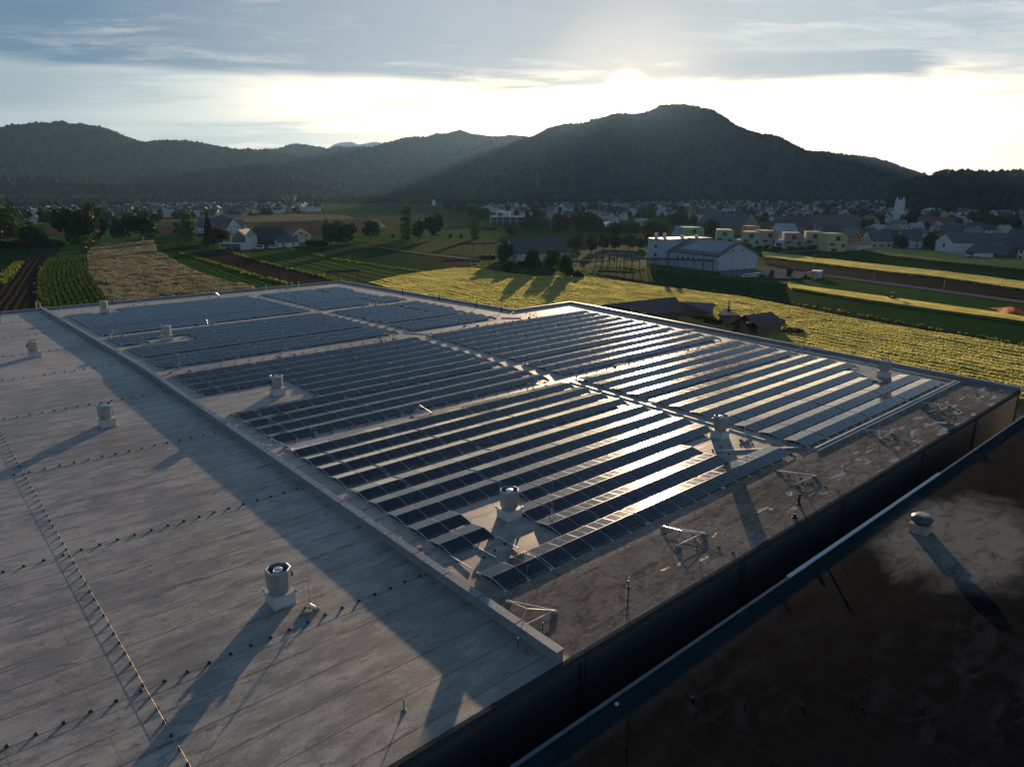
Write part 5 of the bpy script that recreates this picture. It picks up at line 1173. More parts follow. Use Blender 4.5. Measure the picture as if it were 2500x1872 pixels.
# tractor in the field at the right, digger by the kiosk
def tractor(p, rz, c1, label, name='tractor', digger=False):
    t = thing(name, label, name, (p[0], p[1], ZG), rz)
    mb = MB(); mb.box(-1.9, -.2, -.45, .45, .7, 1.55); mb.box(-2.2, -1.9, -.35, .35, .6, 1.2); mb.box(-.3, 1.3, -.6, .6, .6, 1.3); mb.obj('body', simple('machine_paint', c1, .5, 0, .2, 2.), t)
    mb = MB(); mb.box(-.2, 1.1, -.62, .62, 1.3, 1.4)
    for x in (-.15, 1.05):
        for y in (-.58, .58): mb.tube((x, y, 1.35), (x*.9, y*.92, 2.5), .05)
    mb.box(-.3, 1.2, -.68, .68, 2.5, 2.62); mb.obj('cab', M_BLACK, t)
    for (x, r, w_) in ((-1.6, .5, .3), (.8, .82, .4)):
        for s in (-1, 1): q = MB(); q.tube((x, s*.65, r), (x, s*(.65+w_), r), r, 16); q.obj('wheel', M_TYRE, t)
    if digger: mb = MB(); mb.bar((-1.8, 0, 1.4), (-3.4, 0, 2.7), .25, .3); mb.bar((-3.4, 0, 2.7), (-4.3, 0, .8), .2, .25); mb.box(-4.7, -4.1, -.5, .5, .2, .8); mb.obj('arm', simple('arm_paint', (.4, .28, .05), .5), t)
    else: mb = MB(); mb.box(1.4, 3.6, -1.4, 1.4, .35, .6); mb.box(1.5, 1.7, -1.3, 1.3, .6, 1.1); mb.obj('plough', M_TYRE, t)
tractor(G(2176, 735), .3, (.16, .035, .025), 'red tractor with implement standing in the dark green strip'); tractor(G(1974, 681), .9, (.42, .30, .05), 'yellow digger beside the grey kiosk', 'digger', True)
t = thing('kiosk', 'flat roofed grey kiosk at the edge of the yard', 'kiosk', tuple(G(1993, 679))[:2]+(ZG,), .35); mb = MB(); mb.box(-3., 3., -1.6, 1.6, -.1, 2.7); mb.obj('wall', WM('grey'), t); mb = MB(); mb.box(-3.25, 3.25, -1.8, 1.8, 2.7, 2.9); mb.obj('roof', RM('metal'), t)
# -- big grey barn in the middle
gb((1261, 641), (1390, 636), 17, 4.0, 10.6, 'grey', 'slate', 'big barn with a long slate grey roof behind the three field trees', 'side', 'barn', 'barn', windows=False, hip=0., chim=False)
# -- industrial hall and tower block
A, C = G(1753, 664), G(1865, 660); Bk = G(1634, 648)
d = (A-Bk); L = d.length; w = (C-A).length*.98; ang = math.atan2(d.y, d.x)
t = gable_house(L, w, 6.6, 11.6, 'blue', 'grey', ov=.5, windows=False, chim=False, name='industrial_hall', label='pale blue industrial hall with red brown edged light roof', cat='hall', trim=True)
nn = Vector((-d.y, d.x, 0)).normalized(); nn = nn if nn.dot(C-A) > 0 else -nn
ctr = (A+Bk)/2+nn*w/2; t.location = (ctr.x, ctr.y, ZG); t.rotation_euler = (0, 0, ang); placed.append((ctr.x, ctr.y, 50))
sg = 1 if (Matrix.Rotation(ang, 3, 'Z') @ Vector((0, 1, 0))).dot(nn) < 0 else -1     # +y local is the camera side?
x, y = L/2, w/2; mb = MB(); mb.box(x+.02, x+.10, -2.6, 1.8, 0, 4.6); mb.obj('door', WM('grey'), t); mb = MB(); mb.box(x+.1, x+.2, -2.9, -2.6, 0, 4.8); mb.obj('door_post', WM('white'), t)
for k in range(2): mb = MB(); mb.box(x+.02, x+.08, -3.2+5.4*k-.35, -3.2+5.4*k+.35, 8.0, 8.7); mb.obj('window', M_GLASS, t)
for k in range(7): mb = MB(); xx = -x+5+k*(L-10)/6; mb.box(xx-.6, xx+.6, sg*y-.05, sg*y+.05, 3.6, 4.6); mb.obj('window', M_GLASS, t)
for k in range(5): mb = MB(); xx = -x+3+k*(L-6)/4; mb.box(xx-.1, xx+.1, sg*(y+.02)-.08, sg*(y+.02)+.08, 0, 6.4); mb.obj('downpipe', M_TRIM, t)
mb = MB(); sl = 5./y; q = []
for (a, s_) in ((-x+4., .12), (x-1.2, .12), (x-1.2, .93), (-x+9., .93)): yy = sg*y*(1.02-s_); q.append((a, yy, 6.6+(y-abs(yy))*sl+.42))
mb.add(q, [(0, 1, 2, 3)]); mb.obj('roof_panels', simple('hall_roof_panels', (.15, .17, .20), .30, .1, .08, .3), t)
A2, B2 = G(1601, 645), G(1632, 650); L2 = 38.; 
dd = (A-Bk).normalized(); t = thing('tower_block', 'pale blue block with flat bright roof and chimneys behind the hall', 'building', tuple(Bk)[:2]+(ZG,), ang)
k_ = scale_at(Bk); hT = 58*k_; w2 = (B2-A2).length*1.0; nl = -sg
mb = MB(); y0, y1 = (-2., 26.) if nl > 0 else (-26., 2.); x0 = -13.
mb.box(x0, -1.0, y0, y1, -.2, hT); mb.obj('wall', WM('blue'), t)
mb = MB(); mb.box(x0-.3, -.7, y0-.3, y1+.3, hT, hT+.35); mb.obj('parapet', M_TRIM, t)
mb = MB(); mb.box(x0-.1, -.9, y0-.1, y1+.1, hT+.35, hT+.42); mb.obj('roof', simple('gravel_roof', (.45, .43, .40), .45, 0, .12, .6), t)
for k, (a, b_, hh) in enumerate(((-11.5, .12, 2.2), (-9., .22, 2.2), (-6., .5, 1.2), (-4., .75, 1.2))):
    yy = y0+(y1-y0)*(b_ if nl > 0 else 1-b_); mb = MB(); mb.box(a-.6, a+.6, yy-.6, yy+.6, hT+.42, hT+.42+hh); mb.obj('roof_unit', WM('white'), t)
for (yy, zz) in ((y0+.0, hT*.72), (y0+.0, hT*.38)):
    yf = y0 if nl > 0 else y1; mb = MB(); mb.box(-8.2, -6.6, yf-.06, yf+.06, zz-.7, zz+.7); mb.obj('window', M_GLASS, t)
placed.append((Bk.x, Bk.y, 36))
gb((1640, 590), (1700, 592), 22, 4, 9.5, 'brown', 'light', 'barn with a wide pale grey roof behind the tower block', 'side', 'barn', 'barn', windows=False)
gb((1700, 566), (1808, 572), 26, 6, 15., 'brown', 'slate', 'very long house with a huge dark roof and small dormer above the apartments', 'side', 'house', 'house', windows=False, chim=True)
# -- colourful apartment cubes with a rounded corner
def cube_house(a, c_, depth, h, wall, label, small=False):
    ctr, w, ang = face(a, c_, depth); t = thing('apartment_house', label, 'apartment house', (ctr.x, ctr.y, ZG), ang); x, y = w/2, depth/2; r = min(2.6, h*.3)
    prof = [(-x, -.2), (-x, h)]+[(x-r+r*math.sin(q), h-r+r*math.cos(q)) for q in np.linspace(0, math.pi/2, 6)]+[(x, -.2)]; n = len(prof)
    mb = MB(); mb.add([(p, -y, z) for p, z in prof]+[(p, y, z) for p, z in prof], [tuple(range(n)), tuple(reversed(range(n, 2*n)))]+[(i, (i+1) % n, n+(i+1) % n, n+i) for i in range(n-1)]); mb.obj('wall', WM(wall), t)
    def win(cx, cz, w_, h_):
        mb = MB(); mb.box(cx-w_/2-.15, cx+w_/2+.15, -y-.08, -y+.02, cz-h_/2-.15, cz+h_/2+.15); f = mb.obj('window', M_WFRAME, t)
        mb = MB(); mb.box(cx-w_/2, cx+w_/2, -y-.11, -y-.05, cz-h_/2, cz+h_/2); mb.obj('pane', M_GLASS, f)
    if small: win(0, h*.5, w*.6, h*.3)
    else: win(0, h*.74, 2.2, 2.2); win(-x*.55, h*.42, 2.6, .9); win(x*.6, h*.36, 1.3, 1.6); win(-x*.3, h*.12, 3., 1.2)
    placed.append((ctr.x, ctr.y, 9)); return t
cube_house((1746, 600), (1790, 601), 12, 9.6, 'green', 'pale green apartment cube, leftmost of the coloured row'); cube_house((1808, 604), (1857, 606), 12, 9.2, 'green', 'bright green apartment cube with a brown framed window'); cube_house((1787, 603), (1808, 604), 8, 4.4, 'lime', 'small yellow link block between the two green cubes', True)
cube_house((1858, 606), (1898, 606), 12, 10., 'taupe', 'grey brown apartment cube right of the bright green one'); cube_house((1912, 608), (1960, 609), 12, 9.2, 'taupe', 'grey brown apartment cube right of the low white block'); cube_house((1890, 607), (1911, 608), 8, 5, 'white', 'low white block between two grey brown cubes', True)
cube_house((1965, 607), (2009, 608), 12, 9.6, 'lime', 'pale yellow green apartment cube behind the bushes'); cube_house((1996, 612), (2020, 613), 8, 6, 'orange', 'small orange block between the two yellow cubes', True); cube_house((2019, 616), (2066, 616), 12, 10., 'yellow', 'yellow apartment cube at the right end of the coloured row')
cube_house((1822, 590), (1856, 590), 10, 10., 'orange', 'orange block behind the green and brown cubes', True); cube_house((1668, 592), (1718, 592), 11, 9.5, 'green', 'green rounded block behind the tower block roof')
gb((1900, 592), (1946, 592), 14, 6.5, 11.5, 'white', 'light', 'white house with pale grey roof behind the brown cubes', 'side'); gb((1880, 562), (1966, 566), 20, 4.5, 11.5, 'brown', 'plum', 'long house with dark red brown roof above the apartments', 'side', windows=False)
gb((2092, 613), (2128, 611), 8, 3.4, 4.6, 'white', 'red', 'low white shed with a flat red brown roof right of the yellow cube', 'side', windows=False); gb((2125, 606), (2178, 606), 12, 4.5, 10, 'cream', 'slate', 'house with slate roof and timber gable before the dark tree', 'side')
gb((2010, 590), (2060, 590), 12, 6, 10.5, 'pink', 'plum', 'house with a pinkish roof behind the yellow cubes', 'side'); gb((2078, 596), (2100, 596), 12, 5, 10, 'ochre', 'slate', 'ochre gabled house behind the low white shed', 'gable'); gb((2108, 594), (2142, 594), 11, 5.5, 9.5, 'orange', 'plum', 'orange walled house with pinkish roof', 'side')
gb((2112, 556), (2146, 556), 14, 5.5, 10.5, 'yellow', 'slate', 'yellow gabled house left of the church tower', 'gable'); gb((2172, 590), (2200, 590), 12, 6, 10.5, 'ochre', 'plum', 'ochre house behind the dark tree near the farm', 'gable'); gb((2200, 606), (2250, 607), 13, 5., 10.5, 'white', 'slate', 'white house with dark roof and bright skylights left of the farm', 'side')
gb((2138, 577), (2208, 577), 14, 5, 8, 'blue', 'light', 'long pale blue roofed hall below the church tower', 'side', 'hall', 'hall', windows=False); gb((1990, 568), (2100, 570), 20, 4, 9.5, 'grey', 'slate', 'long low grey roofed building in the middle of the village', 'side', windows=False)
gb((1990, 552), (2105, 552), 18, 5, 10, 'taupe', 'red', 'long dull red roofed building in the middle of the village', 'side', windows=False); gb((2240, 558), (2330, 560), 18, 5, 10., 'taupe', 'red', 'long dull red roofed building right of the church tower', 'side', windows=False)
# -- farm at the right
A, C = G(2281, 615), G(2323, 621); ctr, w, ang = face((2281, 615), (2323, 621), 46)
t = gable_house(46, w, 6.2, 10.6, 'white', 'slate', ov=.5, windows=False, chim=False, name='farmhouse', label='long farmhouse with white gable end and single dark window, dark roof', cat='farmhouse'); t.rotation_euler = (0, 0, ang+math.pi/2); t.location = (ctr.x, ctr.y, ZG); placed.append((ctr.x, ctr.y, 40))
mb = MB(); mb.box(-23.1, -22.98, -.8, .8, 3.2, 5.2); mb.obj('window', M_GLASS, t)
gb((2357, 628), (2450, 637), 12, 3.0, 7.2, 'wood', 'slate', 'open farm shed with slate roof on pale posts behind the white wall', 'side', 'shed', 'shed', windows=False); gb((2448, 634), (2560, 640), 20, 5.5, 14, 'white', 'slate', 'tall steep roofed farm building cut by the right photo edge', 'side', 'barn', 'barn')
gb((2410, 600), (2450, 602), 26, 5.5, 12, 'pink', 'slate', 'brick red gabled farm building behind the open shed', 'gable'); gb((2290, 590), (2345, 592), 16, 5.5, 10.5, 'pink', 'slate', 'pale gabled house behind the white farm gable', 'side')
def fence_wall(a, c_, h, label):
    A, C = G(*a), G(*c_); d = C-A; t = thing('garden_wall', label, 'wall', tuple(A)[:2]+(ZG,), math.atan2(d.y, d.x)); mb = MB(); mb.box(0, d.length, -.15, .15, -.1, h); mb.obj('panel', WM('white'), t); mb = MB(); mb.box(0, d.length, -.2, .2, h, h+.1); mb.obj('coping', RM('grey'), t)
fence_wall((2376, 633.5), (2560, 637), 3.0, 'long white garden wall before the farm'); fence_wall((2354, 629), (2376, 633), 1.9, 'lower white garden wall left of the long one')
for k in range(3):
    p = G(2362+18*k, 634+1.6*k); t = thing('parked_trailer', 'covered trailer parked at the white wall, %s one' % ['left', 'middle', 'right'][k], 'trailer', (p.x, p.y, ZG), ang+1.6, 'covered trailers at the white wall')
    mb = MB(); mb.add([(-1.9, -1, .6), (1.9, -1, .6), (1.9, 1, .6), (-1.9, 1, .6), (-1.9, -1, 1.2), (1.9, -1, 2.0), (1.9, 1, 2.0), (-1.9, 1, 1.2)], [(0, 3, 2, 1), (4, 5, 6, 7), (0, 1, 5, 4), (1, 2, 6, 5), (2, 3, 7, 6), (3, 0, 4, 7)]); mb.obj('cover', RM('dark'), t)
    for s in (-1, 1): q = MB(); q.tube((.2, s*.95, .4), (.2, s*1.15, .4), .4, 12); q.obj('wheel', M_TYRE, t)
# -- church tower
p = G(2190, 548); k_ = scale_at(p); t = thing('church_tower', 'square white church tower with pointed gables and belfry windows', 'church tower', (p.x, p.y, ZG), math.atan2(p.y, p.x))
h = 24.; a = 4.6; mb = MB(); mb.box(-a, a, -a, a, -.3, h-4); mb.box(-a*.93, a*.93, -a*.93, a*.93, h-4, h); mb.obj('wall', WM('white'), t)
for z in (h*.38, h*.62, h-4.2): mb = MB(); mb.box(-a-.15, a+.15, -a-.15, a+.15, z, z+.35); mb.obj('cornice', WM('grey'), t)
for (sx, sy) in ((1, 0), (-1, 0), (0, 1), (0, -1)):
    for q in (-.4, .4):
        mb = MB(); X_, Y_ = (sx*a*.94, q*a) if sx else (q*a, sy*a*.94); mb.box(X_-(.05 if sx else .7), X_+(.05 if sx else .7), Y_-(.7 if sx else .05), Y_+(.7 if sx else .05), h*.70, h*.82); mb.obj('belfry_window', M_GLASS, t)
mb = MB()
for (sx, sy) in ((1, 1), (1, -1), (-1, 1), (-1, -1)): mb.ring([(1.5, h), (.1, h+3.4)], 4, (sx*a*.62, sy*a*.62), rot=math.pi/4)
mb.obj('pinnacle', WM('white'), t); mb = MB(); mb.ring([(a*.75, h), (.2, h+5.)], 4, rot=math.pi/4); mb.obj('spire', RM('dark'), t); placed.append((p.x, p.y, 22))
# -- modern glass house with a white frame terrace
ctr, w, ang = face((1197, 549), (1278, 550), 14); t = thing('glass_house', 'modern house with white framed terrace and dark glass', 'house', (ctr.x, ctr.y, ZG), ang); x = w/2
mb = MB(); mb.box(-x, x, -7, 7, 7.2, 8.0); mb.box(-x, x, -7, 7, 3.6, 3.9)
for k in range(6): xx = -x+.3+k*(w-.6)/5; mb.box(xx-.3, xx+.3, -7, -6.4, -.1, 7.2)
mb.obj('frame', WM('white'), t); mb = MB(); mb.box(-x+.5, x-.5, -5.5, 6.5, -.1, 7.1); mb.obj('glass_wall', M_GLASS, t); mb = MB(); mb.box(-x*.7, x*.1, -4, 6, 8., 12.); mb.obj('upper_storey', WM('white'), t); mb = MB(); mb.box(-x*.6, -x*.3, -4.1, -3.95, 8.6, 11.); mb.obj('window', M_GLASS, t); placed.append((ctr.x, ctr.y, 30))
gb((1176, 518), (1208, 519), 14, 6, 11, 'white', 'slate', 'white twin gabled house above the glass house', 'gable'); gb((1272, 518), (1290, 518), 14, 7, 12, 'white', 'slate', 'white gabled house in front of the first village trees', 'gable'); gb((1355, 524), (1384, 525), 16, 8, 15, 'white', 'slate', 'tall white gabled house above the barn', 'gable')
gb((1318, 553), (1348, 554), 13, 5, 10, 'brown', 'plum', 'house with red brown gable among the village edge trees', 'gable'); gb((1378, 535), (1408, 535), 12, 4, 9, 'pink', 'slate', 'house with a plain slate roof behind the tall village trees', 'side'); gb((1663, 514), (1692, 514), 16, 6, 12.5, 'white', 'slate', 'bright white gable in the middle of the far village', 'gable')
gb((1478, 562), (1500, 558), 12, 4, 6, 'white', 'metal', 'house with a bright metal roof among the village edge trees', 'side', windows=False); gb((1556, 552), (1582, 552), 11, 4, 6.5, 'grey', 'metal', 'pale metal roofed shed among the village edge trees', 'side', windows=False)
# -- wooden sheds beyond the parapet
M_WOOD = simple('weathered_boards', (.13, .095, .065), .85, 0, .35, 3., bump=.4)
def shed(pe, label, wallc='wood', post=False, name='wooden_shed'):
    """pe: (front left eave, front right eave, ridge right, ridge left) in photo pixels with their heights"""
    (a, za), (c_, zc_), (d, zd), (e, ze) = pe
    A, C, D, E_ = G(*a, ZG+za), G(*c_, ZG+zc_), G(*d, ZG+zd), G(*e, ZG+ze); O = Vector(((A.x+C.x+D.x+E_.x)/4, (A.y+C.y+D.y+E_.y)/4, ZG)); t = thing(name, label, 'shed', tuple(O))
    q = [p-O for p in (A, C, D, E_)]; u = [p+Vector((0, 0, .14)) for p in q]
    back = [(q[2]*2-q[1]), (q[3]*2-q[0])]; back[0].z = q[1].z; back[1].z = q[0].z; ub = [p+Vector((0, 0, .14)) for p in back]
    r = MB(); r.add(q+u, [(0, 1, 2, 3), (4, 5, 6, 7), (0, 1, 5, 4), (1, 2, 6, 5), (3, 0, 4, 7)]); r.add([q[2], q[3], back[1], back[0], u[2], u[3], ub[1], ub[0]], [(0, 1, 2, 3), (4, 5, 6, 7), (2, 3, 7, 6), (1, 2, 6, 5), (0, 3, 7, 4)]); r.obj('roof', RM('plum'), t)
    ce = (q[0]+q[1]+back[0]+back[1])/4; s_ = lambda p, z: Vector((ce.x+(p.x-ce.x)*.84, ce.y+(p.y-ce.y)*.84, z))
    w = MB(); c4 = [q[0], q[1], back[0], back[1]]; B0 = [s_(p, 0) for p in c4]; T0 = [s_(p, p.z-.05) for p in c4]; w.add(B0+T0, [(0, 1, 5, 4), (1, 2, 6, 5), (2, 3, 7, 6)]+([] if post else [(3, 0, 4, 7)])); rg = [s_(q[2], q[2].z-.2), s_(q[3], q[3].z-.2)]; w.add([T0[1], T0[2], rg[0]], [(0, 1, 2)]); w.obj('wall', M_WOOD, t)
    p_ = MB(); [p_.bar(s_(p, -.1), s_(p, p.z), .18, .18) for p in c4]; p_.obj('post', M_WOOD, t); placed.append((O.x, O.y, 12)); return t
shed((((1604, 769), 2.6), ((1675, 761), 2.6), ((1649, 725.5), 6.2), ((1475, 744.5), 6.2)), 'large shed with a plum coloured roof partly hidden by the parapet')
shed((((1712, 758), 2.8), ((1748, 748.), 2.8), ((1743, 741), 4.4), ((1664, 738), 4.4)), 'middle shed with a greyer flat looking roof between the larger sheds')
shed((((1752, 770), 2.6), ((1775, 781), 2.6), ((1806, 771), 4.8), ((1772, 752), 4.8)), 'shed with a plum roof and slim stove pipe'); 
t = thing('stove_pipe', 'slim black stove pipe with a steel collar on the plum shed roof', 'stove pipe', tuple(G(1778, 763, ZG+4.2))); mb = MB(); mb.ring([(.25, -.6), (.25, .8), (.18, 1.2), (.18, 2.6)], 12); mb.obj('pipe', M_BLACK, t); mb = MB(); mb.ring([(.2, 1.6), (.2, 2.2)], 12, capt=False); mb.obj('collar', M_ALU, t); mb = MB(); mb.ring([(.32, 2.7), (.05, 2.95)], 12); mb.obj('cap', M_BLACK, t)
shed((((1850, 797), 2.7), ((1917, 788.5), 2.7), ((1884, 762.5), 5.0), ((1817, 771), 5.0)), 'open fronted wooden hut with plum roof, nearest the right corner', post=True, name='wooden_hut')
# -- hayracks: long narrow roofs on posts
def hayrack(a, c_, n, h, label, dbl=False):
    A, C = G(*a), G(*c_); d = C-A; L = d.length; t = thing('hayrack', label, 'hayrack', tuple(A), math.atan2(d.y, d.x)); mb = MB()
    for k in range(n): x = L*k/(n-1); p_ = MB(); p_.box(x-.13, x+.13, -.13, .13, -.2, h); p_.obj('post', M_WOOD, t)
    for z in np.arange(1.0, h-.4, .8): mb.box(0, L, -.05, .05, z-.05, z+.05)
    mb.obj('rail', M_WOOD, t); r = MB(); r.add([(-.5, -1., h-.25), (L+.5, -1., h-.25), (L+.5, 0, h+.45), (-.5, 0, h+.45), (-.5, 1., h-.25), (L+.5, 1., h-.25), (-.5, -1., h-.15), (L+.5, -1., h-.15), (L+.5, 0, h+.55), (-.5, 0, h+.55), (-.5, 1., h-.15), (L+.5, 1., h-.15)], [(0, 1, 2, 3), (3, 2, 5, 4), (6, 7, 8, 9), (9, 8, 11, 10), (0, 1, 7, 6), (4, 5, 11, 10), (0, 6, 9, 3), (3, 9, 10, 4), (1, 7, 8, 2), (2, 8, 11, 5)]); r.obj('roof', RM('dark'), t)
hayrack((802, 697), (874, 693), 4, 4.6, 'long roofed hayrack just beyond the far parapet'); hayrack((1128, 620), (1210, 618), 4, 5., 'long roofed hayrack left of the big grey barn')
hayrack((1455, 645), (1600, 668), 9, 5.2, 'long roofed hayrack before the tower block, nearer of two'); hayrack((1470, 640), (1545, 643), 6, 5.2, 'shorter hayrack behind the long one'); hayrack((1590, 660), (1738, 666), 8, 4.8, 'long hayrack in front of the industrial hall')
hayrack((1395, 641), (1409, 641), 2, 5, 'small shelter roof at the right end of the grey barn')
# -- pylons
M_PYL = simple('weathered_steel', (.06, .065, .07), .7, .2, .1, 2.)
def pylon(x, y, top, label):
    p = G(x, y); k_ = scale_at(p); h = (y-top)*k_; t = thing('power_pylon', label, 'pylon', tuple(p), YAW+.3); mb = MB(); w = h*.055
    for s in (-1, 1):
        for q in (-1, 1): mb.tube((s*w, q*w, 0), (s*w*.25, q*w*.25, h*.62), h*.0032, 4); mb.tube((s*w*.25, q*w*.25, h*.62), (0, 0, h), h*.003, 4)
    for j in range(8):
        f0, f1 = j/8*.62, (j+1)/8*.62; a, c_ = w*(1-.75*j/8), w*(1-.75*(j+1)/8)
        for (s, q, s2, q2) in ((-1, -1, 1, -1), (1, -1, 1, 1), (1, 1, -1, 1), (-1, 1, -1, -1)): mb.tube((s*a, q*a, f0*h), (s2*c_, q2*c_, f1*h), h*.0016, 3)
    mb.obj('lattice', M_PYL, t); arms = MB()
    for f, L in ((.62, .10), (.73, .135), (.85, .085)):
        arms.tube((-h*L, 0, h*f), (h*L, 0, h*f), h*.003, 4)
    arms.obj('cross_arm', M_PYL, t)
    for f, L in ((.62, .10), (.73, .135), (.85, .085)):
        for s in (-1, 1): q = MB(); q.tube((s*h*L, 0, h*f), (s*h*L, 0, h*f-h*.055), h*.004, 5); q.obj('insulator', WM('white'), t)
pylon(834, 525, 414, 'tall power pylon with pale insulators standing in the far fields'); pylon(1312, 497, 420, 'faint power pylon against the main hill'); 
p = G(1059, 501); t = thing('transformer_tower', 'small white transformer tower before the forest edge', 'tower', tuple(p)); mb = MB(); mb.box(-2.5, 2.5, -2.5, 2.5, -.1, 10); mb.obj('wall', WM('white'), t); mb = MB(); mb.ring([(4, 10), (.2, 12)], 4, rot=math.pi/4); mb.obj('roof', RM('grey'), t)
lamp0 = None
for i, (x, y, lb) in enumerate(((1986, 660, 'street lamp at the yard end of the field road'), (2132, 690, 'street lamp in the middle of the field road'), (2303, 708, 'street lamp toward the right photo edge on the field road'), (1860, 632, 'street lamp behind the hall gable'))):
    if lamp0 is None:
        lamp0 = o = thing('street_lamp', lb, 'street lamp', (0, 0, ZG), 0, 'street lamps along the field road'); mb = MB(); mb.tube((0, 0, 0), (0, 0, 6.2), .09, 8, 0, .05); mb.obj('pole', M_STEEL, o); mb = MB(); mb.box(-.45, .45, -.15, .15, 6.2, 6.35); mb.obj('lamp_head', M_STEEL, o)
    else: o = copy_tree(lamp0, label=lb)
    o.location = G(x, y)
# orange sheet at the right edge of the photo
A = G(2485, 777); t = MB(); n = 9; V = []; F = []
for i in range(n):
    for j in range(5): V.append((i*2.2-3, j*1.5-3+.6*math.sin(i*.9), .35+1.5*math.sin(math.pi*i/(n-1))*math.sin(math.pi*j/4)+random.uniform(0, .25)))
for i in range(n-1):
    for j in range(4): F.append((i*5+j, (i+1)*5+j, (i+1)*5+j+1, i*5+j+1))
t.add(V, F); o = t.obj('tarpaulin', leaf_mat('orange_sheet', (.80, .13, .015), (.95, .20, .03), .5, .4)); o.location = A; o.rotation_euler = (0, 0, .5); tag(o, 'crumpled orange tarpaulin on the field at the right photo edge', 'tarpaulin')
# ------------------------------------------------------------------ the villages
nr = village([[(1175, 505), (1400, 503), (1700, 497), (2230, 497), (2520, 505), (2560, 590), (2330, 600), (2260, 606), (2100, 604), (2070, 575), (1900, 560), (1760, 560), (1640, 545), (1600, 560), (1480, 545), (1340, 535), (1240, 528)]], 300, 'in the right hand village', 11.5)
nl_ = village([[(-60, 515), (280, 508), (760, 503), (785, 519), (700, 526), (560, 532), (470, 534), (250, 535), (200, 530)]], 100, 'in the left hand village', 14., seed=9)
# village trees
def vtrees(reg, n, where, seed):
    rg = random.Random(seed); po = [tuple(G(*p)[:2]) for p in reg]; xs = [p[0] for p in po]; ys = [p[1] for p in po]; k = 0; tr = 0
    while k < n and tr < n*80:
        tr += 1; x, y = rg.uniform(min(xs), max(xs)), rg.uniform(min(ys), max(ys)); d = math.hypot(x, y)
        if not in_poly(np.array([x]), np.array([y]), po)[0] or rg.random() > min(1, (800/d)**.8): continue
        if any((a-x)**2+(c_-y)**2 < 64 for (a, c_, r) in placed): continue
        i = rg.choices((0, 1, 2, 3), (4, 3, 2, 1))[0]; tree('far', i, (x, y), rg.uniform(6, 13), rg.uniform(5, 10) if i != 3 else rg.uniform(4, 6), '%s standing between the houses %s' % (['dark round tree', 'mid green tree', 'light green tree', 'dark conifer'][i], where), ['dark round', 'mid green', 'light green', 'conifer'][i]+' trees '+where, name='spruce_tree' if i == 3 else 'leafy_tree'); k += 1
vtrees([(1175, 500), (1400, 498), (1700, 493), (2230, 493), (2560, 497), (2560, 600), (2330, 605), (2100, 606), (2070, 580), (1900, 565), (1640, 552), (1480, 552), (1340, 545), (1240, 540)], 290, 'of the right hand village', 3)
vtrees([(-60, 512), (280, 506), (760, 501), (785, 516), (700, 524), (470, 534), (250, 540), (-60, 545)], 70, 'of the left hand village', 4)

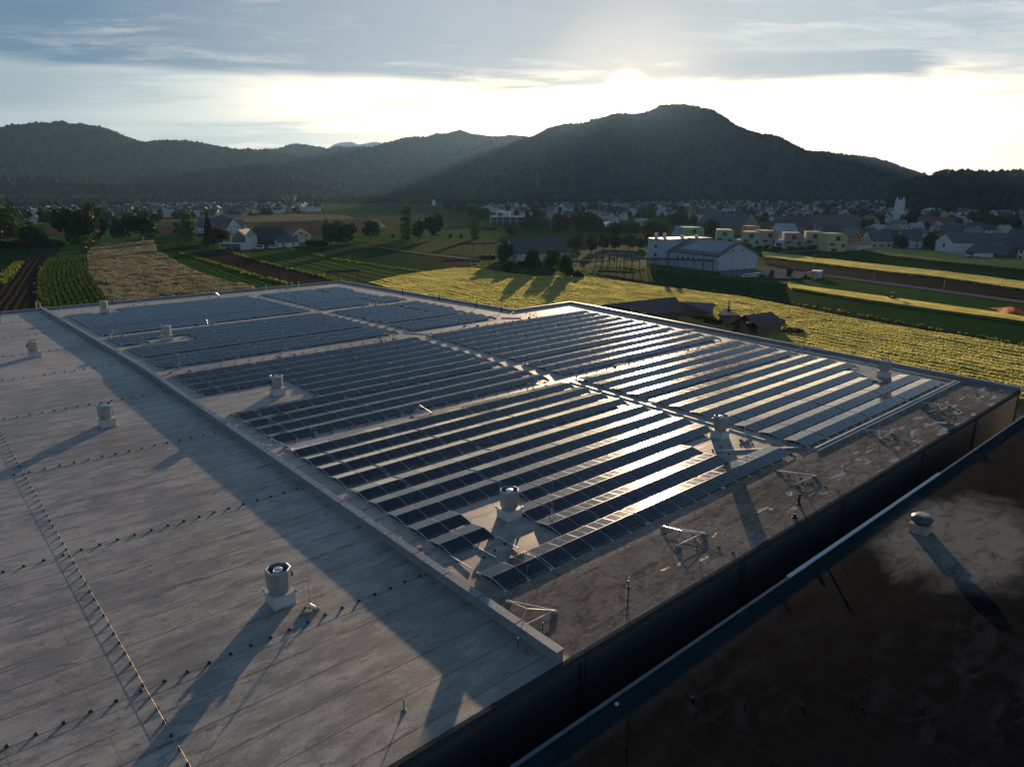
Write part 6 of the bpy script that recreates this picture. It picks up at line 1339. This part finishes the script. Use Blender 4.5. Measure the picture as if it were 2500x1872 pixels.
# beyond the houses one can tell apart: the dense far rows of roofs and garden trees
def far_roofs(reg, n, label, seed, hmax=9.):
    rg = np.random.default_rng(seed); po = [tuple(G(*p)[:2]) for p in reg]; xs = [p[0] for p in po]; ys = [p[1] for p in po]
    X = rg.uniform(min(xs), max(xs), n*6); Y = rg.uniform(min(ys), max(ys), n*6); k = in_poly(X, Y, po); X, Y = X[k][:n], Y[k][:n]
    PL = np.array([(a, c_) for a, c_, r in placed]); ok = np.array([((PL[:, 0]-x)**2+(PL[:, 1]-y)**2).min() > 90 for x, y in zip(X, Y)]); X, Y = X[ok], Y[ok]; n = len(X)
    V = np.zeros((n, 10, 3)); L = rg.uniform(4.5, 8, n); Wd = rg.uniform(3.8, 5, n); he = rg.uniform(3.2, 5.5, n); hr = he+rg.uniform(2.6, 4., n); a = rg.choice([.15, 1.72, .6, -.4], n)+rg.normal(0, .15, n); ca, sa = np.cos(a), np.sin(a)
    def put(i, lx, ly, z): V[:, i, 0] = X+lx*ca-ly*sa; V[:, i, 1] = Y+lx*sa+ly*ca; V[:, i, 2] = ZG+z
    for i, (sx, sy) in enumerate(((-1, -1), (1, -1), (1, 1), (-1, 1))): put(i, sx*L, sy*Wd, 0); put(4+i, sx*L*1.05, sy*Wd*1.08, he)
    put(8, -L*1.05, 0, hr); put(9, L*1.05, 0, hr)
    f4 = [(0, 1, 5, 4), (1, 2, 6, 5), (2, 3, 7, 6), (3, 0, 4, 7), (4, 5, 9, 8), (6, 7, 8, 9)]; F = (np.array(f4)[None]+(np.arange(n)*10)[:, None, None]).reshape(-1, 4)
    wi = rg.choice([0, 0, 0, 1, 2, 3], n); ri = rg.choice([4, 4, 5, 6, 7, 8], n); mi = np.stack([wi]*4+[ri]*2, 1).reshape(-1)
    # triangular gable ends as thin quads
    Fg = (np.array([(4, 8, 8, 7), (5, 6, 9, 9)])[None]+(np.arange(n)*10)[:, None, None]).reshape(-1, 4)
    me = bpy.data.meshes.new('far_village'); vs = V.reshape(-1, 3).tolist(); fs = [tuple(q) for q in F.tolist()]+[tuple(dict.fromkeys(q)) for q in Fg.tolist()]
    me.from_pydata(vs, [], fs)
    for m_ in [WM('white'), WM('cream'), WM('grey'), WM('taupe'), RM('slate'), RM('grey'), RM('brown'), RM('dark'), RM('light')]: me.materials.append(m_)
    me.polygons.foreach_set('material_index', mi.tolist()+np.repeat(wi, 2).tolist()); me.update()
    o = bpy.data.objects.new('far_village', me); COL.objects.link(o); tag(o, label=label, kind='stuff')
far_roofs([(1240, 506), (1500, 500), (1900, 497), (2230, 496), (2560, 502), (2560, 535), (2200, 540), (1900, 540), (1600, 530), (1400, 520)], 620, 'far dense roofs of the right hand village below the hill', 21)
far_roofs([(-60, 510), (280, 506), (760, 501), (785, 515), (700, 521), (470, 530), (250, 532), (-60, 530)], 200, 'far dense roofs of the left hand village', 22)
TX.clear()
def gardens(reg, n, seed):
    rg = np.random.default_rng(seed); po = [tuple(G(*p)[:2]) for p in reg]; xs = [p[0] for p in po]; ys = [p[1] for p in po]
    X = rg.uniform(min(xs), max(xs), n*5); Y = rg.uniform(min(ys), max(ys), n*5); k = in_poly(X, Y, po); X, Y = X[k][:n], Y[k][:n]
    TX.append(np.stack([X, Y, np.full(len(X), ZG), rg.uniform(4, 11, len(X)), (rg.uniform(0, 1, len(X)) < .15)*1.], 1))
gardens([(1180, 506), (1500, 500), (1900, 497), (2230, 496), (2560, 502), (2560, 560), (2200, 560), (1900, 550), (1600, 535), (1300, 530)], 1900, 31); gardens([(-60, 510), (280, 506), (760, 501), (785, 515), (700, 524), (470, 534), (250, 540), (-60, 540)], 700, 32)
build_forest(np.concatenate(TX), 'small garden trees mixed with the far village roofs', name='garden_greenery')
